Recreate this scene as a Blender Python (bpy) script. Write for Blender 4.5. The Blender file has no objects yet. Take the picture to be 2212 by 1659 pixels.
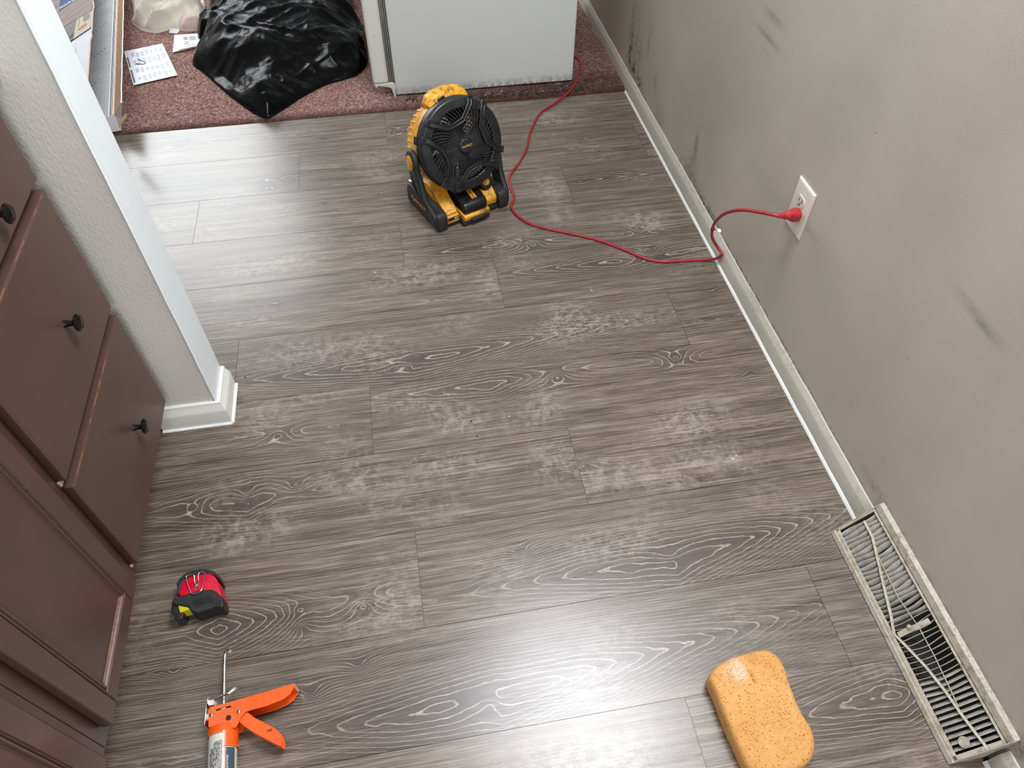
import bpy, bmesh, math, random
import numpy as np
from mathutils import Vector, Matrix, noise as mn
random.seed(7)
RNG = np.random.default_rng(11)
SC = bpy.context.scene
COL = SC.collection
PI = math.pi

# ------------------------------------------------------------------ camera
CAM = Vector((-0.8925, 0.0, 1.43))
F = 1571.15
RIGHT = Vector((0.985424308620242, -0.17009561493397551, 0.002532540335478593))
DOWN = Vector((-0.128697451937956, -0.7551603905783619, -0.6427828174167488))
FWD = Vector((0.11124701274639066, 0.6330878819577648, -0.7660442780108966))
cd = bpy.data.cameras.new('camera')
cd.sensor_fit = 'HORIZONTAL'; cd.sensor_width = 36.0; cd.lens = F/2212*36.0
cd.clip_start = 0.02; cd.clip_end = 60
cam = bpy.data.objects.new('camera', cd); COL.objects.link(cam)
m = Matrix.Identity(4)
for i in range(3):
    m[i][0] = RIGHT[i]; m[i][1] = -DOWN[i]; m[i][2] = -FWD[i]; m[i][3] = CAM[i]
cam.matrix_world = m
SC.camera = cam
SC.view_settings.view_transform = 'Standard'
SC.view_settings.look = 'None'
SC.view_settings.gamma = 1
SC.view_settings.use_curve_mapping = False
SC.view_settings.exposure = 0.22

# ------------------------------------------------------------------ world and lights
w = bpy.data.worlds.new('room_light'); SC.world = w; w.use_nodes = True
w.node_tree.nodes['Background'].inputs[0].default_value = (0.97, 0.98, 1.0, 1)
w.node_tree.nodes['Background'].inputs[1].default_value = 0.42
def area(name, loc, look, sx, sy, power, color, spread=180):
    l = bpy.data.lights.new(name, 'AREA'); l.shape = 'RECTANGLE'; l.size = sx; l.size_y = sy
    l.energy = power; l.color = color; l.spread = math.radians(spread)
    o = bpy.data.objects.new(name, l); COL.objects.link(o); o.location = loc
    o.rotation_euler = (Vector(look)-Vector(loc)).to_track_quat('-Z', 'Y').to_euler()
    return o
area('window_light_far_room', (-2.28, 4.4, 1.55), (-1.7, 2.2, 0.1), 1.15, 1.5, 42, (0.92, 0.97, 1.0))
area('ceiling_light_kitchen', (-0.30, 1.02, 2.5), (-0.50, 0.7, 0), 1.0, 0.75, 62, (0.93, 0.96, 1.0))
area('window_light_behind', (-0.75, -1.7, 1.9), (-0.9, 1.2, 0.2), 0.9, 1.1, 25, (1.0, 0.97, 0.93))

# ------------------------------------------------------------------ pixel helpers: a photo point on a known plane of the room
def ray(p): return RIGHT*((p[0]-1106)/F) + DOWN*((p[1]-829.5)/F) + FWD
def fz(p, z=0.0): d = ray(p); return CAM + d*((z-CAM.z)/d.z)
def fx(p, x=0.0): d = ray(p); return CAM + d*((x-CAM.x)/d.x)
def fy(p, y=0.0): d = ray(p); return CAM + d*((y-CAM.y)/d.y)
def fpl(p, o, n): d = ray(p); return CAM + d*((Vector(o)-CAM).dot(n)/d.dot(n))

# ------------------------------------------------------------------ materials
class NT:
    def __init__(s, name):
        s.m = bpy.data.materials.new(name); s.m.use_nodes = True; s.t = s.m.node_tree
        s.b = s.t.nodes['Principled BSDF']
    def n(s, typ, **kw):
        o = s.t.nodes.new(typ)
        for k, v in kw.items():
            if k.startswith('i_'):
                o.inputs[int(k[2:]) if k[2:].isdigit() else k[2:].replace('_', ' ')].default_value = v
            else: setattr(o, k, v)
        return o
    def l(s, a, b): s.t.links.new(a, b)
    def coords(s, scale=(1, 1, 1), kind='Object'):
        tc = s.n('ShaderNodeTexCoord'); mp = s.n('ShaderNodeMapping'); mp.inputs['Scale'].default_value = scale
        s.l(tc.outputs[kind], mp.inputs[0]); return mp.outputs[0]
    def noise(s, vec, scale, detail=3, rough=.55):
        o = s.n('ShaderNodeTexNoise'); o.inputs['Scale'].default_value = scale
        o.inputs['Detail'].default_value = detail; o.inputs['Roughness'].default_value = rough
        if vec: s.l(vec, o.inputs['Vector'])
        return o.outputs['Fac']
    def ramp(s, fac, stops):
        o = s.n('ShaderNodeValToRGB'); e = o.color_ramp.elements
        while len(e) < len(stops): e.new(0.5)
        for i, (p, c) in enumerate(stops):
            e[i].position = p
            if not isinstance(c, tuple): c = (c, c, c)
            e[i].color = (*c[:3], 1)
        s.l(fac, o.inputs[0]); return o.outputs[0]
    def math(s, op, a, b=None, clamp=False):
        o = s.n('ShaderNodeMath', operation=op); o.use_clamp = clamp
        for i, v in enumerate((a, b)):
            if v is None: continue
            if isinstance(v, (int, float)): o.inputs[i].default_value = v
            else: s.l(v, o.inputs[i])
        return o.outputs[0]
    def mix(s, fac, a, b, blend='MIX'):
        o = s.n('ShaderNodeMix', data_type='RGBA', blend_type=blend)
        for idx, v in ((0, fac), (6, a), (7, b)):
            if isinstance(v, (int, float)): o.inputs[idx].default_value = v
            elif isinstance(v, tuple): o.inputs[idx].default_value = (*v[:3], 1)
            else: s.l(v, o.inputs[idx])
        return o.outputs[2]
    def attr(s, name):
        o = s.n('ShaderNodeAttribute'); o.attribute_name = name; return o.outputs['Fac']
    def bump(s, h, strength=.3, dist=.002):
        o = s.n('ShaderNodeBump'); o.inputs['Strength'].default_value = strength; o.inputs['Distance'].default_value = dist
        s.l(h, o.inputs['Height']); s.l(o.outputs[0], s.b.inputs['Normal'])
    def set(s, col=None, rough=None, metal=None, spec=None, coat=None):
        for key, v in (('Base Color', col), ('Roughness', rough), ('Metallic', metal), ('Specular IOR Level', spec), ('Coat Weight', coat)):
            if v is None: continue
            if isinstance(v, (int, float)): s.b.inputs[key].default_value = v
            elif isinstance(v, tuple): s.b.inputs[key].default_value = (*v[:3], 1)
            else: s.l(v, s.b.inputs[key])
        return s.m

def srgb(r, g, b):
    f = lambda c: (c/255/12.92) if c/255 <= .04045 else ((c/255+.055)/1.055)**2.4
    return (f(r), f(g), f(b))

def plain(name, col, rough=.5, metal=0, var=.12, scale=60, bump=.0, spec=.5, coat=0, rvar=.1, dist=.001):
    t = NT(name); v = t.coords()
    nz = t.noise(v, scale, 4)
    lo = tuple(c*(1-var) for c in col); hi = tuple(min(1, c*(1+var)) for c in col)
    c = t.ramp(nz, [(.3, lo), (.7, hi)])
    r = t.ramp(nz, [(.3, max(0, rough-rvar)), (.7, min(1, rough+rvar))])
    t.set(c, r, metal, spec, coat)
    if bump: t.bump(nz, bump, dist)
    return t.m

# ------------------------------------------------------------------ mesh helpers
def V(*a): return Vector(a)
def box(bm, c, s, M=None):
    vs = []
    for dx in (-.5, .5):
        for dy in (-.5, .5):
            for dz in (-.5, .5):
                p = Vector((c[0]+dx*s[0], c[1]+dy*s[1], c[2]+dz*s[2]))
                vs.append(bm.verts.new(M @ p if M else p))
    for f in ((0, 1, 3, 2), (4, 6, 7, 5), (0, 4, 5, 1), (2, 3, 7, 6), (0, 2, 6, 4), (1, 5, 7, 3)):
        bm.faces.new([vs[i] for i in f])
def bx(bm, x0, x1, y0, y1, z0, z1, M=None): box(bm, ((x0+x1)/2, (y0+y1)/2, (z0+z1)/2), (x1-x0, y1-y0, z1-z0), M)
def prism(bm, poly, a, b, M=None):
    """poly: 2-D outline (u, v) extruded along w from a to b"""
    M = M or Matrix.Identity(4)
    A = [bm.verts.new(M @ Vector((u, v, a))) for u, v in poly]
    B = [bm.verts.new(M @ Vector((u, v, b))) for u, v in poly]
    n = len(poly)
    bm.faces.new(A[::-1]); bm.faces.new(B)
    for i in range(n): bm.faces.new((A[i], A[(i+1) % n], B[(i+1) % n], B[i]))
YZX = Matrix(((0, 0, 1, 0), (1, 0, 0, 0), (0, 1, 0, 0), (0, 0, 0, 1)))   # (u,v,w)->(y,z,x)
XZY = Matrix(((1, 0, 0, 0), (0, 0, 1, 0), (0, 1, 0, 0), (0, 0, 0, 1)))   # (u,v,w)->(x,z,y)
def lathe(bm, prof, n=32, M=None, cap=True):
    M = M or Matrix.Identity(4); rings = []
    for r, z in prof:
        rings.append([bm.verts.new(M @ Vector((r*math.cos(2*PI*i/n), r*math.sin(2*PI*i/n), z))) for i in range(n)])
    for a, b in zip(rings, rings[1:]):
        for i in range(n): bm.faces.new((a[i], a[(i+1) % n], b[(i+1) % n], b[i]))
    if cap:
        bm.faces.new(rings[0][::-1]); bm.faces.new(rings[-1])
def catmull(P, k=6):
    P = [Vector(p) for p in P]; out = []
    for i in range(len(P)-1):
        p0 = P[max(i-1, 0)]; p1 = P[i]; p2 = P[i+1]; p3 = P[min(i+2, len(P)-1)]
        for j in range(k):
            t = j/k
            out.append(.5*((2*p1)+(p2-p0)*t+(2*p0-5*p1+4*p2-p3)*t*t+(3*p1-p0-3*p2+p3)*t**3))
    out.append(P[-1]); return out
def tube(bm, pts, r, n=8, flat=None):
    pts = [Vector(p) for p in pts]; N = len(pts)
    up = Vector((0, 0, 1)); prev = None; rings = []
    for i, p in enumerate(pts):
        t = (pts[min(i+1, N-1)]-pts[max(i-1, 0)]).normalized()
        if prev is None:
            a = t.cross(up)
            if a.length < .1: a = t.cross(Vector((1, 0, 0)))
            a.normalize()
        else:
            a = (prev - t*prev.dot(t)).normalized()
        prev = a; b = t.cross(a)
        rr = r(i/(N-1)) if callable(r) else r
        rb = rr*(flat or 1)
        rings.append([bm.verts.new(p+a*rr*math.cos(2*PI*k/n)+b*rb*math.sin(2*PI*k/n)) for k in range(n)])
    for A, B in zip(rings, rings[1:]):
        for k in range(n): bm.faces.new((A[k], A[(k+1) % n], B[(k+1) % n], B[k]))
    bm.faces.new(rings[0][::-1]); bm.faces.new(rings[-1])
def obj(name, bm, mat, parent=None, bev=0, seg=2, smooth=40, sub=0, normals=True):
    if normals: bmesh.ops.recalc_face_normals(bm, faces=bm.faces)
    me = bpy.data.meshes.new(name); bm.to_mesh(me); bm.free()
    o = bpy.data.objects.new(name, me); COL.objects.link(o)
    for mt in (mat if isinstance(mat, (list, tuple)) else [mat]): me.materials.append(mt)
    if smooth:
        for p in me.polygons: p.use_smooth = True
        if smooth < 180: me.set_sharp_from_angle(angle=math.radians(smooth))
    if bev:
        b = o.modifiers.new('bevel', 'BEVEL'); b.width = bev; b.segments = seg; b.limit_method = 'ANGLE'; b.angle_limit = math.radians(35)
    if sub:
        s = o.modifiers.new('sub', 'SUBSURF'); s.levels = sub; s.render_levels = sub
    if parent: o.parent = parent
    return o
def tag(o, label=None, cat=None, group=None, kind=None):
    if label: o['label'] = label
    if cat: o['category'] = cat
    if group: o['group'] = group
    if kind: o['kind'] = kind
    return o
def thing(name, label, cat, loc=(0, 0, 0), rz=0, group=None):
    o = bpy.data.objects.new(name, None); COL.objects.link(o); o.empty_display_size = .05
    o.location = loc; o.rotation_euler = (0, 0, rz)
    return tag(o, label, cat, group)
def text(name, body, size, M, mat, parent, ext=.0004, sx=1):
    c = bpy.data.curves.new('t', 'FONT'); c.body = body; c.size = size; c.extrude = ext; c.align_x = 'CENTER'; c.align_y = 'CENTER'
    t = bpy.data.objects.new('t', c); COL.objects.link(t)
    me = bpy.data.meshes.new_from_object(t.evaluated_get(bpy.context.evaluated_depsgraph_get()))
    bpy.data.objects.remove(t); bpy.data.curves.remove(c)
    me.transform(M @ Matrix.Diagonal((sx, 1, 1, 1))); me.materials.append(mat); me.name = name
    o = bpy.data.objects.new(name, me); COL.objects.link(o); o.parent = parent
    return o
def frame(o, x, y):
    """matrix with origin o, local x and y axes"""
    x = Vector(x).normalized(); y = Vector(y); y = (y-x*y.dot(x)).normalized(); z = x.cross(y)
    M = Matrix.Identity(4)
    for i in range(3): M[i][0] = x[i]; M[i][1] = y[i]; M[i][2] = z[i]; M[i][3] = o[i]
    return M

# smooth value noise on arrays
_lat = RNG.random((256, 256))
def vn(x, y, seed=0):
    x = x+seed*17.3; y = y+seed*9.7
    xi = np.floor(x).astype(int); yi = np.floor(y).astype(int); fx_ = x-xi; fy_ = y-yi
    sx = fx_**3*(fx_*(fx_*6-15)+10); sy = fy_**3*(fy_*(fy_*6-15)+10)
    g = lambda a, b: _lat[a % 256, b % 256]
    return (g(xi, yi)*(1-sx)+g(xi+1, yi)*sx)*(1-sy)+(g(xi, yi+1)*(1-sx)+g(xi+1, yi+1)*sx)*sy
def fbm(x, y, seed=0, o=4):
    s = 0; a = 1; t = 0
    for k in range(o): s = s+a*vn(x*2**k, y*2**k, seed+k*3); t += a; a *= .5
    return s/t
def grid_mesh(name, X, Y, Z, attrs, mat, kill=None):
    """X,Y,Z arrays [ny,nx]"""
    ny, nx = X.shape
    co = np.stack([X, Y, Z], -1).reshape(-1, 3).astype(np.float32)
    i = np.arange(ny*nx).reshape(ny, nx)
    q = np.stack([i[:-1, :-1], i[:-1, 1:], i[1:, 1:], i[1:, :-1]], -1).reshape(-1, 4)
    return co, q
def build_mesh(name, co, q, attrs, mat, smooth=True):
    me = bpy.data.meshes.new(name)
    me.vertices.add(len(co)); me.vertices.foreach_set('co', co.ravel())
    me.loops.add(q.size); me.loops.foreach_set('vertex_index', q.ravel().astype(np.int32))
    me.polygons.add(len(q)); me.polygons.foreach_set('loop_start', np.arange(0, q.size, 4, dtype=np.int32))
    me.polygons.foreach_set('loop_total', np.full(len(q), 4, dtype=np.int32))
    if smooth: me.polygons.foreach_set('use_smooth', np.ones(len(q), dtype=bool))
    me.update(calc_edges=True)
    for k, v in attrs.items():
        a = me.attributes.new(k, 'FLOAT', 'POINT'); a.data.foreach_set('value', np.asarray(v, np.float32).ravel())
    for mt in (mat if isinstance(mat, (list, tuple)) else [mat]): me.materials.append(mt)
    o = bpy.data.objects.new(name, me); COL.objects.link(o); return o

#MAT
M_black = plain('black_plastic', srgb(26, 27, 29), .38, var=.25, scale=25, bump=.05, rvar=.12)
M_blackgloss = plain('black_gloss_plastic', srgb(24, 24, 26), .22, var=.2, scale=30)
M_rubber = plain('black_rubber', srgb(30, 31, 33), .55, var=.3, scale=40, bump=.1)
M_yellow = None
def dirty(name, base, dirt, rough, scale=30, amount=(.55, .75), bump=.05, spec=.5):
    t = NT(name); v = t.coords()
    a = t.noise(v, scale, 6, .7); b = t.noise(v, scale*.25, 3)
    mk = t.math('MULTIPLY', a, t.math('ADD', b, .5))
    fac = t.ramp(mk, [(amount[0], 0.0), (amount[1], 1.0)])
    t.set(t.mix(fac, base, dirt), t.ramp(b, [(.3, rough-.08), (.7, rough+.08)]), spec=spec)
    if bump: t.bump(a, bump, .001)
    return t.m
M_yellow = dirty('tool_yellow_plastic', srgb(222, 158, 42), srgb(95, 70, 30), .42, 45, (.5, .78))
M_white_pl = plain('white_plastic', srgb(226, 226, 220), .3, var=.04)
M_steel = plain('zinc_steel', (.62, .62, .60), .28, 1.0, var=.15, scale=80)
M_chrome = plain('bright_steel', (.75, .74, .72), .15, 1.0, var=.05)
M_orange = plain('orange_enamel', srgb(235, 92, 26), .26, var=.05, scale=15, coat=.3, rvar=.04)
M_red = plain('red_plastic', srgb(196, 12, 48), .35, var=.08, scale=40)
M_darkhole = plain('dark_inside', srgb(14, 13, 13), .8)
#END MAT

# ================================================================== FLOOR: vinyl planks
SEAMS = [2.568, 2.343, 2.118, 1.897, 1.683, 1.460, 1.237, 1.023, .803, .583, .367, .147, -.073]
JOINT = [-.931, -.04, -.355, -.922, -.657, -.188, -1.046, -.575, -.966, -.156, -.495, -.80]
PLEN = 1.197
# cathedral grain: row -> list of (x0, y0, y_at_tip, length towards +x, length towards -x, number of rings +, -, width)
CATH = {1: [(-1.27, 2.20, 2.235, .42, .12, 7, 2, .10)],
        5: [(-.93, 1.305, 1.375, .78, .50, 11, 7, .085)],
        6: [(-.74, 1.195, 1.20, .10, .33, 1.5, 3, .08)],
        7: [(-1.33, .948, .955, .06, .24, 2, 5, .05)],
        8: [(-.43, .640, .700, .46, .40, 12, 6, .085), (-1.37, .655, .668, .17, .06, 6, 2, .055)],
        9: [(-.84, .425, .492, .70, .40, 14, 6, .085)],
        10: [(-.10, .30, .33, .3, .3, 5, 5, .07)],
        3: [(-.62, 1.735, 1.73, .2, .3, 2, 3, .08)],
        4: [(-.30, 1.60, 1.61, .3, .4, 3, 6, .08)],
        2: [(-.30, 2.02, 2.02, .35, .2, 4, 1, .06)]}
# knots: x, y, rx, ry, rings
KNOT = [(-.564, 1.184, .022, .012, 4), (-.242, 1.198, .02, .012, 4), (-.528, 1.723, .02, .011, 4), (-.189, 1.63, .02, .012, 4),
        (-.181, 1.735, .014, .01, 3), (-.955, 1.288, .03, .014, 3), (-1.45, .945, .012, .008, 2), (-1.335, .965, .015, .014, 3),
        (-1.225, .966, .014, .01, 3), (-1.085, .650, .020, .014, 4), (-1.65, 2.49, .03, .012, 4), (-1.441, 2.066, .018, .012, 3),
        (-1.271, 1.118, .022, .012, 3), (-.568, .909, .028, .008, 3), (-.058, 1.423, .03, .014, 3), (-.065, 1.123, .022, .012, 3),
        (-1.293, 1.578, .024, .012, 3), (-1.152, 2.43, .018, .01, 3), (-.889, 2.43, .018, .01, 3), (-.238, 2.268, .022, .012, 3),
        (-.803, 2.075, .03, .012, 3), (-1.213, .663, .011, .007, 2), (-1.205, .625, .012, .01, 3), (-.745, .715, .014, .008, 3),
        (-1.10, .53, .016, .010, 3), (-1.45, .575, .02, .012, 3), (-.43, .655, .03, .018, 3), (-.86, .415, .03, .018, 3),
        (-1.19, .495, .016, .010, 3), (-1.155, 2.03, .018, .010, 3), (-.03, .31, .02, .012, 3), (-1.33, 2.16, .02, .01, 3), (-.97, 2.05, .015, .009, 3)]
# pale chafed patches across the grain: x, y, half-length, half-width
PALE = [(-.90, 1.64, .16, .06), (-.68, 1.60, .05, .05), (-.88, .96, .10, .05), (-.62, .93, .07, .07), (-.50, .87, .10, .05), (-.26, .87, .14, .05),
        (-.61, 1.10, .05, .05), (-1.04, .63, .10, .06), (-.42, 1.84, .06, .05), (-.42, 2.0, .05, .08), (-.15, 1.77, .06, .05),
        (-1.15, 1.38, .22, .06), (-.72, .27, .18, .07), (-1.0, .20, .2, .06), (-1.10, .97, .09, .05), (-1.32, .87, .10, .04),
        (-.40, 1.36, .2, .04), (-.25, 1.0, .12, .05), (-.3, 2.42, .1, .05), (-1.3, 1.76, .15, .05), (-.97, 2.28, .1, .04), (-.55, .70, .12, .04)]
cos_, qs_, A = [], [], {k: [] for k in ('ring', 'rs', 'tone', 'pale', 'pv')}
off = 0
X_MIN, X_MAX = -2.25, .0
for r in range(12):
    y1, y0 = SEAMS[r]-.0005, SEAMS[r+1]+.0005
    if r == 11: y0 = SEAMS[12]
    js = [JOINT[r]+k*PLEN for k in range(-3, 4)]
    segs = [(a, b) for a, b in zip(js, js[1:]) if b > X_MIN and a < X_MAX]
    for si, (a, b) in enumerate(segs):
        xa, xb = max(a+.0004, X_MIN), min(b-.0004, X_MAX)
        pid = r*7+si
        nx = max(2, int((xb-xa)/.004)); ny = int((y1-y0)/.0024)
        x = np.linspace(xa, xb, nx); y = np.linspace(y0, y1, ny)
        X, Y = np.meshgrid(x, y)
        Wd = .11
        yc0 = (y0+y1)/2 + (RNG.random()-.5)*.12
        slope = (RNG.random()-.5)*.06
        cx_ = (xa+xb)/2
        feats = [c for c in CATH.get(r, []) if a < c[0] < b]
        K = 14.0
        if feats:
            xs = [-9]+sum([[c[0]-.01, c[0]+c[3]] for c in feats], []) + [9]
            pts = sorted([(c[0], c[1]) for c in feats]+[(c[0]+c[3], c[2]) for c in feats])
            yc = np.interp(X, [p[0] for p in pts], [p[1] for p in pts])
        else:
            yc = yc0+slope*(X-cx_)
        yc = yc + .012*(vn(X*5, X*0+pid, pid)-.5)
        wx = (fbm(X*7, Y*16, pid+1, 3)-.5)
        u = (Y-yc)/Wd
        H = K*(u*u+.0004)**.7
        S = np.zeros_like(X); rs = .22+.35*vn(X*2.5, Y*9, pid+5)
        tone = .5*fbm(X*2.2, Y*14, pid+9, 3)
        for (x0, ya, yb, Lp, Lm, npz, nm, wdt) in feats:
            d = X-x0
            dd = np.where(d > 0, d/Lp*npz, -d/Lm*nm)
            S = S + np.where(d > 0, np.minimum(dd, npz*1.1), np.minimum(dd, nm*1.1))
            wnd = np.exp(-(np.where(d > 0, d/(Lp*.85), d/(Lm*.85)))**4)*np.exp(-((Y-yc)/wdt)**2)
            rs = rs + .9*wnd; tone = tone + .75*wnd
        if not feats:
            S = S + 2.5*vn(X*1.1+pid*3.1, X*0, pid+3)
        jag = (fbm(X*34, Y*60, pid+2, 2)-.5)*.55*(rs > 0)*np.exp(-(u/.35)**2)
        H = H + S + wx*.9 + jag
        for (kx, ky, rx, ry, kn) in KNOT:
            if not (a < kx < b and y0-.02 < ky < y1+.02): continue
            dx = (X-kx)/rx; dy = (Y-ky)/ry; q2 = dx*dx+dy*dy
            g = np.exp(-np.sqrt(q2+.05)*.55)
            H = H + kn*1.5*g
            rs = rs + .8*np.exp(-q2/12); tone = tone + .75*np.exp(-q2/2.6) + .18*np.exp(-q2/16)
        pale = np.zeros_like(X)
        for (px_, py_, hx, hy) in PALE:
            if a < px_ < b:
                pale = pale + .8*np.exp(-np.abs((X-px_)/hx)**3-np.abs((Y-py_)/hy)**3)
        for k in range(int((xb-xa)*5)):
            qx = RNG.uniform(xa, xb); qy = RNG.uniform(y0, y1)
            pale = pale + .45*np.exp(-np.abs((X-qx)/.07)**3-np.abs((Y-qy)/.05)**3)
        Z = np.zeros_like(X)
        co, q = grid_mesh('', X, Y, Z, None, None)
        cos_.append(co); qs_.append(q+off); off += len(co)
        pv = RNG.random()
        for k, v in (('ring', H), ('rs', np.clip(rs, 0, 1.2)), ('tone', tone), ('pale', np.clip(pale, 0, 1)), ('pv', np.full_like(X, pv))):
            A[k].append(v.ravel())
# dark groove just below the planks
co = np.array([[-2.9, SEAMS[-1], -.0012], [.03, SEAMS[-1], -.0012], [.03, 2.66, -.0012], [-2.9, 2.66, -.0012]], np.float32)
cos_.append(co); qs_.append(np.array([[0, 1, 2, 3]])+off)
for k in A: A[k].append(np.full(4, 0. if k != 'pv' else -1.))
t = NT('vinyl_plank')
pv = t.attr('pv'); ring = t.attr('ring'); rs = t.attr('rs'); tone = t.attr('tone'); pale = t.attr('pale')
tc = t.n('ShaderNodeTexCoord')
sep = t.n('ShaderNodeSeparateXYZ'); t.l(tc.outputs['Object'], sep.inputs[0])
cmb = t.n('ShaderNodeCombineXYZ'); t.l(sep.outputs[0], cmb.inputs[0])
yw = t.math('ADD', sep.outputs[1], t.math('MULTIPLY', ring, .0011)); t.l(yw, cmb.inputs[1]); t.l(t.math('MULTIPLY', pv, 13.0), cmb.inputs[2])
def mapped(sx, sy, sz=1):
    mp = t.n('ShaderNodeMapping'); mp.inputs['Scale'].default_value = (sx, sy, sz); t.l(cmb.outputs[0], mp.inputs[0]); return mp.outputs[0]
fib = t.noise(mapped(11, 420), 1, 5, .65)          # fine fibres
strk = t.noise(mapped(2.6, 75), 1, 5, .6)          # streaks
blot = t.noise(mapped(3.2, 14), 1, 3, .5)
pore = t.noise(mapped(60, 1000), 1, 2, .6)
crossn = t.noise(mapped(45, 50), 1, 5, .7)          # chatter marks across
speck = t.noise(mapped(120, 260), 1, 3, .7)
base = t.ramp(strk, [(.31, srgb(97, 84, 73)), (.49, srgb(130, 116, 102)), (.70, srgb(162, 147, 132))])
base = t.mix(t.math('MULTIPLY', t.ramp(fib, [(.40, 0.0), (.60, 1.0)]), .42), t.mix(.6, base, srgb(60, 52, 50), 'MULTIPLY'), base)
base = t.mix(t.math('MULTIPLY', t.ramp(fib, [(.54, 0.0), (.70, 1.0)]), .5), base, srgb(168, 158, 148))
lift = t.ramp(blot, [(.3, .90), (.7, 1.12)])
hs = t.n('ShaderNodeHueSaturation'); t.l(base, hs.inputs['Color']); t.l(t.math('MULTIPLY', lift, t.math('ADD', t.math('MULTIPLY', pv, .12), .93)), hs.inputs['Value'])
base = hs.outputs[0]
dk = t.math('MULTIPLY', t.math('SUBTRACT', tone, .22), 1.0, True)
base = t.mix(t.math('MULTIPLY', dk, .85, True), base, srgb(76, 66, 62))
fr = t.math('FRACT', t.math('ADD', ring, t.math('MULTIPLY', speck, .22)))
line = t.ramp(fr, [(0, 0.0), (.80, 0.0), (.88, 1.0), (.94, .8), (1.0, 0.0)])
dline = t.ramp(fr, [(0, .85), (.35, .1), (.62, 0.0), (1.0, 0.0)])
brk = t.ramp(t.noise(mapped(22, 140), 1, 4, .7), [(.38, .40), (.58, 1.0)])
rsm = t.math('MULTIPLY', rs, brk)
base = t.mix(t.math('MULTIPLY', t.math('MULTIPLY', dline, rs), .5, True), base, srgb(64, 55, 54))
base = t.mix(t.math('MULTIPLY', t.math('MULTIPLY', line, rsm), .72, True), base, srgb(184, 170, 154))
pm = t.math('MULTIPLY', pale, t.ramp(t.math('MULTIPLY', crossn, t.math('ADD', speck, .5)), [(.42, 0.0), (.66, 1.0)]))
base = t.mix(t.math('MULTIPLY', pm, .45, True), base, srgb(184, 174, 163))
isg = t.math('LESS_THAN', pv, -.5)
base = t.mix(isg, base, srgb(54, 47, 43))
rr = t.ramp(fib, [(.3, .23), (.7, .33)])
t.set(base, rr, spec=.6)
hgt = t.math('ADD', t.math('MULTIPLY', fib, .6), t.math('ADD', t.math('MULTIPLY', pore, .4), t.math('MULTIPLY', line, t.math('MULTIPLY', rs, .3))))
t.bump(hgt, .10, .0005)
floor = build_mesh('floor', np.concatenate(cos_), np.concatenate(qs_), {k: np.concatenate(v) for k, v in A.items()}, t.m, smooth=False)
tag(floor, 'grey brown wood-look vinyl plank floor with pale cathedral grain', kind='structure')

# ================================================================== carpet of the room beyond
x = np.arange(-2.9, .02, .006); y = np.arange(2.572, 4.1, .006)
X, Y = np.meshgrid(x, y)
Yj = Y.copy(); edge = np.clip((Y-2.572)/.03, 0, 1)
Z = -.0008+.0128*np.sqrt(edge)+.006*(fbm(X*110, Y*110, 3, 2)-.5)*edge+.004*(fbm(X*14, Y*14, 5, 2)-.5)*edge
Yj[0] += .006*(vn(X[0]*60, X[0]*0, 4)-.5)
co, q = grid_mesh('', X, Yj, Z, None, None)
t = NT('mauve_carpet')
v = t.coords()
n1 = t.noise(v, 115, 4, .75); n2 = t.noise(v, 7, 3)
c = t.ramp(n1, [(.34, srgb(88, 58, 54)), (.5, srgb(142, 108, 100)), (.66, srgb(196, 164, 152))])
c = t.mix(t.ramp(n2, [(.35, 0.0), (.7, .30)]), c, srgb(120, 88, 82))
soil_shade = t.math('MULTIPLY', t.attr('soil_shade'), t.ramp(t.noise(v, 45, 4, .7), [(.3, .45), (.6, 1.0)]), True)
c = t.mix(t.math('MULTIPLY', soil_shade, .85), c, srgb(58, 40, 34))
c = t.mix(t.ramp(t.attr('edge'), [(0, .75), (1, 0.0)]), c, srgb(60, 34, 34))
t.set(c, .95, spec=.1); t.bump(n1, 1.0, .006)
soil_shade_map = np.clip(1.1*np.exp(-np.clip(-.72-X, 0, 9)/.06)*np.exp(-((Y-2.59)/.09)**2)+.45*np.exp(-((X+.1)/.25)**2)*np.exp(-((Y-2.8)/.5)**2), 0, 1)  # dirt along the fridge foot, plus shade beside the fridge painted into the carpet
carpet = build_mesh('floor', co, q, {'edge': edge, 'soil_shade': soil_shade_map}, t.m)
tag(carpet, 'worn mauve carpet of the room beyond the planks', kind='structure')

# ================================================================== right wall with stains and the plug's painted shadow
WX = .012
t = NT('grey_painted_wall')
v = t.coords()
n1 = t.noise(v, 260, 3); n2 = t.noise(v, 3, 3); n3 = t.noise(t.coords((1, 1, 1)), 55, 5, .75)
c = t.ramp(n2, [(.3, srgb(172, 164, 149)), (.7, srgb(184, 175, 162))])
dm = t.math('MULTIPLY', t.attr('dirt'), t.ramp(n3, [(.40, 0.0), (.56, 1.0)]), True)
c = t.mix(dm, c, srgb(52, 46, 38))
sm = t.math('MULTIPLY', t.attr('smear_shade'), t.ramp(n3, [(.25, .3), (.65, 1.0)]), True)
c = t.mix(sm, c, srgb(96, 90, 82))
sv = t.coords((1, 1, .55)); sp = t.n('ShaderNodeTexVoronoi'); sp.inputs['Scale'].default_value = 30; t.l(sv, sp.inputs['Vector'])
spm = t.math('MULTIPLY', t.math('LESS_THAN', sp.outputs['Distance'], .035), t.math('LESS_THAN', t.math('FRACT', t.math('MULTIPLY', sp.outputs['Color'], 7.3)), .22))
c = t.mix(t.math('MULTIPLY', spm, .75), c, srgb(70, 62, 54))
t.set(c, t.ramp(n2, [(.3, .38), (.7, .5)]), spec=.4); t.bump(t.math('ADD', n1, t.math('MULTIPLY', t.noise(v, 60, 3), 1.2)), .12, .002)
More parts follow.
